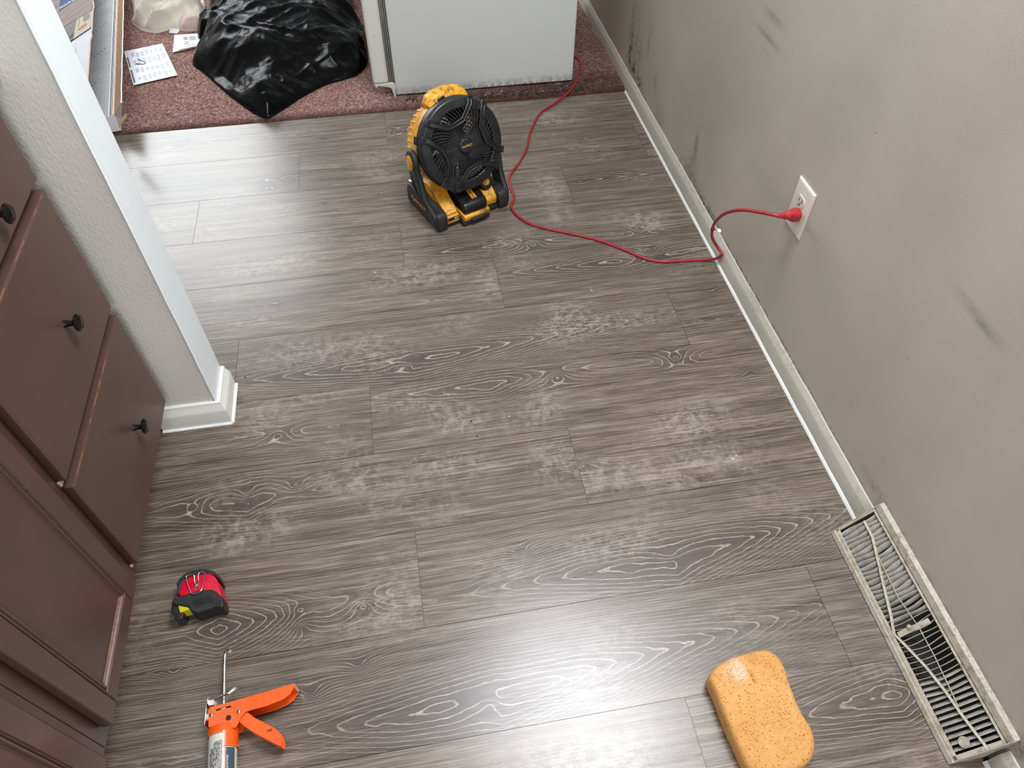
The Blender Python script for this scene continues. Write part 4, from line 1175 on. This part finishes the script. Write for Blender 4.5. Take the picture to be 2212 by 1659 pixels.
# thumb release
bm = bmesh.new()
th = [fz((452, 1512), .040), fz((468, 1508), .042), fz((485, 1501), .042), fz((493, 1497), .043)]
tube(bm, th, .0016, 8, flat=2.2)
tube(bm, [fz((492, 1498), .043), fz((500, 1492), .041), fz((508, 1486), .038), fz((514, 1487), .035)], lambda q: .0022+.0028*math.sin(q*PI*.9), 10, flat=.5)
obj('release_lever', bm, M_steel, cg)
bm = bmesh.new(); c_ = fz((457, 1519), .038); box(bm, (c_.x, c_.y, .032), (.010, .010, .018)); c2 = fz((451, 1514), .038); box(bm, (c2.x, c2.y, .030), (.0016, .014, .030))
c3 = fz((449.5, 1545), .03); box(bm, (c3.x, c3.y, .030), (.0014, .040, .028))
obj('release_bracket', bm, M_chrome, cg, bev=.001)

# ================================================================== BLACK TRASH BAG
def outline_world(lst): return [fz((a, b), z) for a, b, z in lst]
def heap(name, lst, H, fn, mat, nA=260, nR=90, k=6, prof_p=2.6, rim=.006, centre=None, z0=.011):
    O = outline_world(lst); O = [Vector((p.x, p.y, 0)) for p in O]
    O = catmull(O+[O[0]], k)[:-1]
    L = [0]
    for a, b in zip(O, O[1:]+O[:1]): L.append(L[-1]+(b-a).length)
    s = np.linspace(0, L[-1], nA, endpoint=False)
    xs = np.interp(s, L, [p.x for p in O]+[O[0].x]); ys = np.interp(s, L, [p.y for p in O]+[O[0].y])
    cx, cy = centre or (xs.mean(), ys.mean())
    rho = np.concatenate([[0.995, 1.0], np.linspace(1, 0.004, nR)**.8])
    rho = np.concatenate([[.985, 1.0], np.linspace(.999, .004, nR)])
    XX = cx+(xs[None, :]-cx)*rho[:, None]; YY = cy+(ys[None, :]-cy)*rho[:, None]
    R_ = np.repeat(rho[:, None], nA, 1)
    base = H*(1-R_**prof_p)**.75
    Z = base+rim*(R_ < .9985)
    dz, dxy = fn(XX, YY, R_)
    fade = np.clip((1-R_)/.08, 0, 1)
    Z = np.maximum(Z+dz*fade, .003)+z0; Z[0] = z0; Z[1] = z0+.003
    XX = XX+dxy*(XX-cx)*np.clip((1-R_)/.02, 0, 1)*1.0
    co = np.stack([XX, YY, Z], -1).reshape(-1, 3).astype(np.float32)
    n = len(rho); i = np.arange(n*nA).reshape(n, nA); j = np.roll(i, -1, 1)
    q = np.stack([i[:-1], j[:-1], j[1:], i[1:]], -1).reshape(-1, 4)
    o = build_mesh(name, co, q, {}, mat)
    b = bmesh.new(); b.from_mesh(o.data); b.verts.ensure_lookup_table()
    b.faces.new([b.verts[v] for v in i[0]][::-1]); b.faces.new([b.verts[v] for v in i[-1]])
    bmesh.ops.recalc_face_normals(b, faces=b.faces); b.to_mesh(o.data); b.free()
    return o
def ridged(x, y, seed, o=3):
    s = 0; a = 1; t_ = 0
    for k in range(o):
        r = 1-np.abs(2*vn(x*2**k, y*2**k, seed+k*5)-1); s = s+a*r; t_ += a; a *= .48
    return s/t_
def bagfn(X, Y, R_):
    a = math.radians(-24); u = X*math.cos(a)+Y*math.sin(a); v = -X*math.sin(a)+Y*math.cos(a)
    wx_ = .10*(fbm(X*4, Y*4, 30, 3)-.5); wy_ = .10*(fbm(X*4, Y*4, 40, 3)-.5)
    f1 = ridged((u+wx_)*3.2, (v+wy_)*9, 50, 2)
    a2 = math.radians(38); u2 = X*math.cos(a2)+Y*math.sin(a2); v2 = -X*math.sin(a2)+Y*math.cos(a2)
    f2 = ridged((u2+wy_)*3.5, (v2+wx_)*9, 60, 2)
    f3 = ridged((X+wx_)*22, (Y+wy_)*26, 70, 2)
    big = fbm(X*3.2, Y*3.2, 80, 2)
    near_ = np.clip((3.0-Y)/.4, .25, 1)
    return (.055*(f1-.5)+.034*(f2-.5)+.013*(f3-.5)*near_+.08*(big-.45)), .0*X
t = NT('black_bin_liner'); v = t.coords(); n = t.noise(v, 30, 5, .6); n2 = t.noise(t.coords((1, 3, 1)), 60, 3)
t.set(srgb(7, 7, 8), t.ramp(n, [(.3, .16), (.7, .30)]), spec=.10); t.bump(t.math('ADD', n, t.math('MULTIPLY', n2, .4)), .18, .003)
bag_o = [(570, 262, 0), (545, 250, 0), (510, 225, 0), (480, 200, 0), (445, 168, 0), (421, 150, 0), (417, 128, .02), (428, 100, .04), (450, 84, .05), (440, 74, .05), (424, 66, .06), (416, 45, .08), (417, 22, .10), (440, 6, .12), (450, -60, .10),
         (560, -140, .05), (700, -120, .0), (745, -70, .0), (760, -10, .05), (764, 20, .04), (762, 36, .03), (784, 62, .0), (793, 110, 0), (794, 145, 0), (775, 168, 0), (745, 180, 0), (705, 192, 0), (660, 215, 0), (625, 238, 0), (596, 256, 0), (580, 264, 0)]
bg = heap('trash_bag', bag_o, .15, bagfn, t.m, nA=420, nR=150, prof_p=2.2)
tag(bg, 'crumpled glossy black trash bag on the carpet beside the refrigerator', 'trash bag')

# ================================================================== CLOTHS
def clothfn(X, Y, R_):
    wx_ = .12*(fbm(X*4, Y*4, 130, 2)-.5); wy_ = .12*(fbm(X*4, Y*4, 140, 2)-.5)
    a = math.radians(35); u = X*math.cos(a)+Y*math.sin(a); v = -X*math.sin(a)+Y*math.cos(a)
    f1 = ridged((u+wx_)*4.0, (v+wy_)*10, 150, 2)**1.5
    f2 = fbm((X+wx_)*9, (Y+wy_)*9, 160, 2)
    return (.085*(f1-.45)+.04*(f2-.5)), .0*X
def fabric(name, col, sc=900):
    t = NT(name); v = t.coords(); n = t.noise(v, sc, 2); n2 = t.noise(v, 8, 3)
    t.set(t.ramp(n2, [(.3, tuple(c*.92 for c in col)), (.7, col)]), .85, spec=.2); t.b.inputs['Sheen Weight'].default_value = .15
    t.bump(n, .25, .0008); return t.m
cl = heap('drop_cloth', [(284, 30, .05), (284, 48, .02), (292, 62, 0), (312, 74, 0), (338, 79, 0), (358, 75, 0), (374, 69, 0), (388, 66, .01), (386, 54, .03), (400, 44, .04), (418, 44, .05), (428, 30, .06), (434, 0, .08), (424, -70, .05), (385, -120, 0), (300, -120, 0), (276, -60, .03), (281, 0, .05)],
          .12, clothfn, fabric('beige_canvas', srgb(202, 194, 178)), nA=260, nR=100, prof_p=2.2)
tag(cl, 'heaped beige canvas drop cloth on the carpet left of the black bag', 'cloth')
def cloth2(X, Y, R_): return .03*(ridged(X*9, Y*13, 190, 2)-.5), .0*X
cl2 = heap('rag', [(389, 58, 0), (392, 70, 0), (404, 75, 0), (420, 74, 0), (436, 72, 0), (444, 58, .02), (438, 42, .03), (420, 36, .03), (400, 44, .02)], .045, cloth2, fabric('pinkish_rag', srgb(206, 184, 176)), nA=120, nR=40)
tag(cl2, 'small pinkish cream rag tucked between the drop cloth and the black bag', 'rag')
bm = bmesh.new(); pp = [fz(p, .006) for p in ((369, 67), (385, 65), (390, 70), (385, 77), (367, 76))]
prism(bm, [(p.x, p.y) for p in pp], .013, .016)
o = obj('paper_scrap', bm, plain('grey_paper', srgb(190, 192, 192), .6, var=.04)); tag(o, 'small grey paper scrap at the foot of the drop cloth', 'paper')

# ================================================================== INSTRUCTION SHEETS
M_paper = plain('white_paper', srgb(232, 234, 242), .6, var=.02, scale=10)
M_print = plain('grey_print', srgb(158, 160, 174), .7, var=.03)
M_print2 = plain('dark_print', srgb(112, 112, 120), .7, var=.05)
CZ = .0185
def sheet(bm, P, z, th=.0012):
    vs = [bm.verts.new((p.x, p.y, z)) for p in P]+[bm.verts.new((p.x, p.y, z+th)) for p in P]; n = len(P)
    bm.faces.new(vs[:n][::-1]); bm.faces.new(vs[n:])
    for i in range(n): bm.faces.new((vs[i], vs[(i+1) % n], vs[n+(i+1) % n], vs[n+i]))
Q = [fz(p, CZ) for p in ((268, 111), (351, 94), (383, 162), (288, 184))]
bm = bmesh.new(); sheet(bm, Q, CZ-.001)
s1 = tag(obj('instruction_sheet', bm, M_paper, smooth=0), 'open white instruction sheet with columns of print lying on the carpet beside the long box', 'paper')
def bil(s, t_): return Q[0].lerp(Q[1], s).lerp(Q[3].lerp(Q[2], s), t_)
rr_ = random.Random(9); bm = bmesh.new()
def pbar(bm, s0, s1_, t0, t1, z=CZ+.0003):
    P = [bil(s0, t0), bil(s1_, t0), bil(s1_, t1), bil(s0, t1)]
    vs = [bm.verts.new((p.x, p.y, z)) for p in P]; bm.faces.new(vs)
for (t0, t1) in ((.08, .26), (.30, .50), (.57, .75), (.79, .95)):
    for c_ in range(7):
        s0 = .14+c_*.118
        n = 10; hh = (t1-t0)/n
        k0 = rr_.randint(0, 2); k1 = n-rr_.randint(0, 3)
        for k in range(k0, k1): pbar(bm, s0, s0+.095*rr_.uniform(.8, 1), t0+k*hh, t0+k*hh+hh*.52)
obj('printed_text', bm, M_print, s1, smooth=0)
bm = bmesh.new(); pbar(bm, .02, .065, .58, .95); pbar(bm, .02, .06, .2, .50); obj('printed_heading', bm, M_print2, s1, smooth=0)
bm = bmesh.new(); tube(bm, catmull([fz(p, CZ+.0015) for p in ((297, 126), (300, 129), (307, 131), (313, 135), (312, 138), (304, 138.5), (295, 137), (299, 140))], 5), .0012, 6)
tag(obj('string_loop', bm, plain('grey_string', srgb(96, 98, 106), .8)), 'small loop of dark grey string lying on the open instruction sheet', 'string')
bm = bmesh.new()
for k, pts in enumerate((((377, 76), (452, 71), (462, 92), (373, 113)), ((382, 77), (455, 72), (464, 91), (386, 108)))):
    sheet(bm, [fz(p, CZ+.003*k) for p in pts], CZ-.001+.004*k, .0018)
s2 = tag(obj('instruction_booklet', bm, M_paper, smooth=0), 'folded white instruction booklet partly under the black trash bag', 'paper')
Q = [fz(p, CZ+.005) for p in ((384, 77.5), (455, 72.5), (464, 91), (387, 107))]
bm = bmesh.new()
def zt(a, b, c_, d_): pbar(bm, a, b, c_, d_, CZ+.0052)
for k in range(5): zt(.16, .28+.02*(k % 2), .12+k*.055, .15+k*.055)
for k in range(9): zt(.32, .52, .12+k*.04, .135+k*.04)
for k in range(6): zt(.56, .74, .10+k*.07, .13+k*.07)
for k in range(3): zt(.16, .30, .50+k*.09, .54+k*.09)
zt(.16, .8, .84, .87)
obj('printed_text', bm, M_print2, s2, smooth=0)

# ================================================================== FLOORING BOX
M_card = plain('brown_cardboard', srgb(158, 128, 100), .8, var=.06, scale=40)
M_cardedge = plain('torn_card_edge', srgb(222, 196, 172), .85, var=.1, scale=200)
M_boxw = plain('box_white_print', srgb(214, 214, 220), .5, var=.03)
M_boxo = plain('box_orange_print', srgb(222, 92, 50), .5, var=.05)
bxo = thing('flooring_box', 'long opened cardboard box of vinyl planks with a torn printed lid', 'box')
H = .058
P0 = fz((247, 250), H+.012); P0.z = 0
dB = Vector((-.150, .9887, 0)).normalized(); lB = Vector((-dB.y, dB.x, 0))          # along the box, and to its left
def bp_(l, s, z): return P0+lB*l+dB*s+Vector((0, 0, z+.012))
WB, LB = .238, 1.26
def bbox(bm, l0, l1, s0, s1_, z0, z1):
    vs = [bm.verts.new(bp_(l, s, z)) for l in (l0, l1) for s in (s0, s1_) for z in (z0, z1)]
    for f in ((0, 1, 3, 2), (4, 6, 7, 5), (0, 4, 5, 1), (2, 3, 7, 6), (0, 2, 6, 4), (1, 5, 7, 3)): bm.faces.new([vs[i] for i in f])
bm = bmesh.new()
bbox(bm, 0, .003, 0, LB, 0, H); bbox(bm, WB-.003, WB, 0, LB, 0, H); bbox(bm, 0, WB, 0, .003, 0, H); bbox(bm, 0, WB, LB-.003, LB, 0, H); bbox(bm, 0, WB, 0, LB, 0, .003)
tray = obj('tray', bm, M_card, bxo, smooth=0)
bm = bmesh.new(); bbox(bm, -.0008, WB+.0008, -.0012, -.0001, .001, H+.0004); bbox(bm, -.0012, -.0001, 0, LB, .001, H+.0004)
wf = obj('printed_side', bm, M_boxw, tray, smooth=0)
bm = bmesh.new(); bbox(bm, .03, WB, -.0020, -.0011, H-.009, H); ost = obj('orange_stripe', bm, M_boxo, bxo, smooth=0)
bm = bmesh.new(); rr_ = random.Random(5); l = .045
while l < .085:
    w_ = rr_.choice((.0012, .002, .003)); bbox(bm, l, l+w_, -.0024, -.0013, .014, .032); l += w_+rr_.choice((.0010, .0016))
for k in range(3): bbox(bm, .05+k*.002, .09, -.0024, -.0013, .038+k*.004, .0395+k*.004)
obj('barcode', bm, M_darkhole, bxo, smooth=0)
# planks in the box, backing side up
t = NT('dotted_foil_backing')
tc = t.n('ShaderNodeTexCoord'); mp = t.n('ShaderNodeMapping'); mp.inputs['Rotation'].default_value = (0, 0, math.atan2(dB.x, dB.y)); mp.inputs['Scale'].default_value = (118, 165, 150)
t.l(tc.outputs['Object'], mp.inputs[0]); v = mp.outputs[0]
vo = t.n('ShaderNodeTexVoronoi'); vo.inputs['Scale'].default_value = 1.0; vo.inputs['Randomness'].default_value = .12; t.l(v, vo.inputs['Vector'])
dots = t.ramp(vo.outputs['Distance'], [(.22, 1.0), (.40, 0.0)])
nn = t.noise(t.coords(), 8, 3)
t.set(t.mix(t.math('MULTIPLY', dots, .9), t.ramp(nn, [(.3, srgb(150, 150, 154)), (.7, srgb(170, 170, 174))]), srgb(70, 70, 76)), .5, spec=.4); M_foil = t.m
M_pedge = plain('white_plank_edge', srgb(226, 228, 230), .5, var=.03)
for k, (l0, z_, lab) in enumerate(((.022, .044, 'topmost vinyl plank in the open box, grey dotted backing side up'), (.012, .036, 'second vinyl plank in the open box, showing along the right of the topmost one'))):
    bm = bmesh.new(); bbox(bm, l0, l0+.205, .006+.004*k, LB-.03, z_, z_+.0065)
    p_ = tag(obj('vinyl_plank', bm, M_foil, smooth=0), lab, 'plank', 'spare planks in the box')
    bm = bmesh.new(); bbox(bm, l0-.0015, l0+.0008, .006+.004*k, LB-.03, z_+.0005, z_+.0070)
    obj('plank_edge', bm, M_pedge, p_, smooth=0)
# slanting marks printed on the backing
M_bp = plain('backing_print', srgb(72, 72, 78), .6)
rr_ = random.Random(2)
for s0 in (.12, .36, .60, .84, 1.05):
    bm = bmesh.new()
    for k in range(11):
        l_ = .17-k*.0125; s_ = s0+k*.0200; a_l = .0035*rr_.uniform(.6, 1.2)
        bbox(bm, l_, l_+.006*rr_.uniform(.5, 1), s_, s_+a_l*1.8, .0506, .0509)
    tag(obj('printed_mark', bm, M_bp, bpy.data.objects['vinyl_plank'], smooth=0), kind='stuff')
# right flap, folded outwards
fh = .004
F0, F1 = bp_(0, .0, H), bp_(0, LB, H)
fo = -lB*.036+Vector((0, 0, .040))
def flap(bm, a, b, c_, d_, th=.0025):
    n_ = (b-a).cross(d_-a).normalized()*th
    vs = [bm.verts.new(p) for p in (a, b, c_, d_, a+n_, b+n_, c_+n_, d_+n_)]
    for f in ((3, 2, 1, 0), (4, 5, 6, 7), (0, 1, 5, 4), (1, 2, 6, 5), (2, 3, 7, 6), (3, 0, 4, 7)): bm.faces.new([vs[i] for i in f])
bm = bmesh.new()
for k in range(20):
    a, b = F0.lerp(F1, k/20), F0.lerp(F1, (k+1)/20)
    flap(bm, a, b, b+fo*(1+.03*math.sin(k*2.3+2.3)), a+fo*(1+.03*math.sin(k*2.3)))
rf = obj('side_flap', bm, M_card, bxo, smooth=0)
bm = bmesh.new()
tube(bm, [F0.lerp(F1, k/40)+Vector((0, 0, .002))+lB*(.003+.0012*math.sin(k*3.1)) for k in range(41)], .0030, 6); obj('torn_edge', bm, M_cardedge, rf)
bm = bmesh.new(); tube(bm, [F0.lerp(F1, k/40)+fo*(1.01+.03*math.sin(k*1.15))-lB*.002 for k in range(41)], .0022, 6, flat=.8); obj('flap_edge', bm, M_boxw, rf)
bm = bmesh.new(); tube(bm, [F0.lerp(F1, k*.008)+fo*1.02-lB*.0035-Vector((0, 0, .002)) for k in range(3)], .0035, 6); obj('orange_corner', bm, M_boxo, rf)
bm = bmesh.new()
nF = (F1-F0).cross(fo).normalized()
pts = [fpl(p, F0, nF) for p in ((255, 261), (273.5, 243.5), (273.5, 254), (265, 264), (256.5, 275))]
vs = [bm.verts.new(p) for p in pts]; vs2 = [bm.verts.new(p+Vector((0, .002, -.0015))) for p in pts]
bm.faces.new(vs); bm.faces.new(vs2[::-1])
for i in range(5): bm.faces.new((vs[i], vs[(i+1) % 5], vs2[(i+1) % 5], vs2[i]))
obj('end_flap', bm, M_card, bxo, smooth=0)
# printed lid, leaning over from the left edge
E1, E2 = fz((190, 185), .165), fz((203, 0), .165)
H1 = bp_(WB, .02, H)
nL = (E2-E1).cross(H1-E1).normalized()
if nL.z < 0: nL = -nL
def lp(p, w=0): return fpl(p, E1, nL)+nL*w
free = [(189.5, 181), (190, 163), (191, 156), (192, 140), (194.5, 103), (195, 88), (198.5, 78), (197.5, 70), (199, 60), (200.5, 26), (203, 13), (201, 0), (203, -40), (205, -90)]
bm = bmesh.new()
fe = [lp(p) for p in free]
hl = [H1+dB*((q-H1).dot(dB)) for q in fe]
for a, b, c_, d_ in zip(hl, hl[1:], fe[1:], fe):
    flap(bm, a, b, c_, d_, .003)
lid = obj('lid', bm, M_boxw, bxo, smooth=0)
bmesh_ = bmesh.new(); tube(bmesh_, [p+nL*.0012 for p in fe], .0022, 6); obj('torn_edge', bmesh_, M_cardedge, lid)
top_off = .0012
def lpoly(name, pts, mat, w):
    bm = bmesh.new(); P = [lp(p, w) for p in pts]; vs = [bm.verts.new(p) for p in P]; bm.faces.new(vs)
    vs2 = [bm.verts.new(p-nL*.0004) for p in P]; bm.faces.new(vs2[::-1])
    return obj(name, bm, mat, lid, smooth=0)
sgnl = 1
t = NT('printed_wood_picture'); tc = t.n('ShaderNodeTexCoord'); mp = t.n('ShaderNodeMapping'); mp.inputs['Scale'].default_value = (5, 60, 20); mp.inputs['Rotation'].default_value = (0, 0, -.25)
t.l(tc.outputs['Object'], mp.inputs[0]); n = t.noise(mp.outputs[0], 1, 4)
t.set(t.ramp(n, [(.3, srgb(124, 108, 104)), (.7, srgb(160, 144, 138))]), .45); M_pic = t.m
# find which side of the lid faces the camera
wS = 1 if (CAM-E1).dot(nL) > 0 else -1
W1, W2, W3 = .0034*wS, .0040*wS, .0046*wS
lpoly('wood_picture', [(100, 82), (134, 62), (200, 23.5), (202, 10), (201, -80), (96, -80)], M_pic, W1)
lpoly('room_picture', [(112, 112), (100, 84), (134, 62.5), (168, 43), (164, 62), (160, 85), (150, 94)], plain('dim_room_print', srgb(128, 120, 120), .5, var=.1, scale=30), W1)
lpoly('chart_print', [(168, 43), (200, 24.5), (198.5, 60), (196, 62), (160, 86), (164, 62)], plain('tan_print', srgb(188, 184, 162), .5, var=.04), W1)
lpoly('orange_print', [(170, 67.5), (171.5, 63), (186, 51.5), (190, 53), (188.5, 57), (175, 66)], plain('rust_print', srgb(196, 122, 82), .5), W2)
lpoly('small_picture', [(152, 86), (154, 78), (161, 72), (160, 79), (155, 83)], plain('plum_print', srgb(78, 62, 72), .5), W2)
bl_ = lpoly('blue_label', [(129, 26.5), (168, 0), (172, -20), (176, -60), (134, -60), (132, 0)], plain('blue_print', srgb(62, 88, 124), .45, var=.05), W2)
for k in range(4): lpoly('chart_icon', [(171.5-k*.6+.6, 43.5+k*4.6), (174.5-k*.6, 41.5+k*4.6), (174-k*.6, 43.5+k*4.6), (171.5-k*.6, 45.5+k*4.6)], M_print2, W2)
for k in range(6): lpoly('chart_line', [(181, 37+k*2.2), (196, 29+k*2.2), (196, 29.7+k*2.2), (181, 37.7+k*2.2)], M_print2, W2)
lpoly('leg_mark', [(164, 121), (165.6, 104), (166.2, 104), (164.6, 123)], M_print, W2)
a_, b_2 = lp((136, 16.5), W3), lp((163, .5), W3)
text('printed_lettering', 'TRAFFIC', .036, frame((a_+b_2)/2, (a_-b_2), wS*nL.cross(a_-b_2)), M_white_pl, bl_, sx=1.0)

# ================================================================== CRUMBS AND SMALL LITTER
def crumbs(name, pts, mat, r0, r1, label, cat):
    bm = bmesh.new(); rr_ = random.Random(21)
    for (x_, y_, z_) in pts:
        r = rr_.uniform(r0, r1)
        bmesh.ops.create_icosphere(bm, subdivisions=1, radius=r, matrix=Matrix.Translation((x_, y_, z_+r*.5)) @ Matrix.Rotation(rr_.random()*6, 4, 'Z') @ Matrix.Diagonal((1, .55+rr_.random()*.6, .6, 1)))
    for v in bm.verts: v.co += Vector((mn.noise(v.co*500), mn.noise(v.co*500+Vector((9, 0, 0))), 0))*r0*.5
    return tag(obj(name, bm, mat, smooth=30), label, cat, kind='stuff')
rr_ = random.Random(4)
pts = [(rr_.uniform(-.64, -.16), 2.585+abs(rr_.gauss(0, .025)), .010) for _ in range(420)]+[(rr_.uniform(-.86, -.60), 2.62+rr_.gauss(0, .012), .010) for _ in range(110)]
crumbs('dirt_crumbs', pts, plain('dark_dirt', srgb(52, 42, 32), .9, var=.4, scale=300), .0015, .0045, 'dark dirt and grit along the carpet edge under the refrigerator', 'dirt')
pts = [(rr_.uniform(-.55, -.10), 2.585+rr_.random()*.05, .012) for _ in range(16)]
pts += [tuple(fz(p, 0)) for p in ((1360, 241), (1255, 343), (1254, 392), (1325, 345), (1276, 623), (1278, 629), (1275, 626), (1100, 900), (700, 610), (810, 590), (1394, 295), (1415, 335), (1590, 985), (1583, 992))]
crumbs('pale_crumbs', pts, plain('pale_grit', srgb(214, 206, 188), .8), .0010, .0026, 'few pale paint crumbs scattered on the planks', 'crumbs')
pts = [tuple(fz(p, 0)) for p in ((1295, 327), (1293, 326), (1031, 942), (634, 787), (530, 815), (739, 1356), (1018, 910))]
crumbs('brown_crumbs', pts, plain('brown_grit', srgb(70, 50, 28), .8), .0015, .0028, 'few dark brown specks lying on the planks', 'crumbs')
for i, (P, lab) in enumerate(((((396, 140), (402, 152), (410, 163), (415, 166)), 'fine pale thread on the carpet left of the bag tip'), (((436, 230), (446, 229), (452, 225)), 'short curled white thread on the carpet near the plank edge'))):
    bm = bmesh.new(); tube(bm, catmull([fz(p, .017) for p in P], 5), .0011, 5)
    tag(obj('loose_thread', bm, plain('thread', srgb(206, 180, 170), .8)), lab, 'thread')
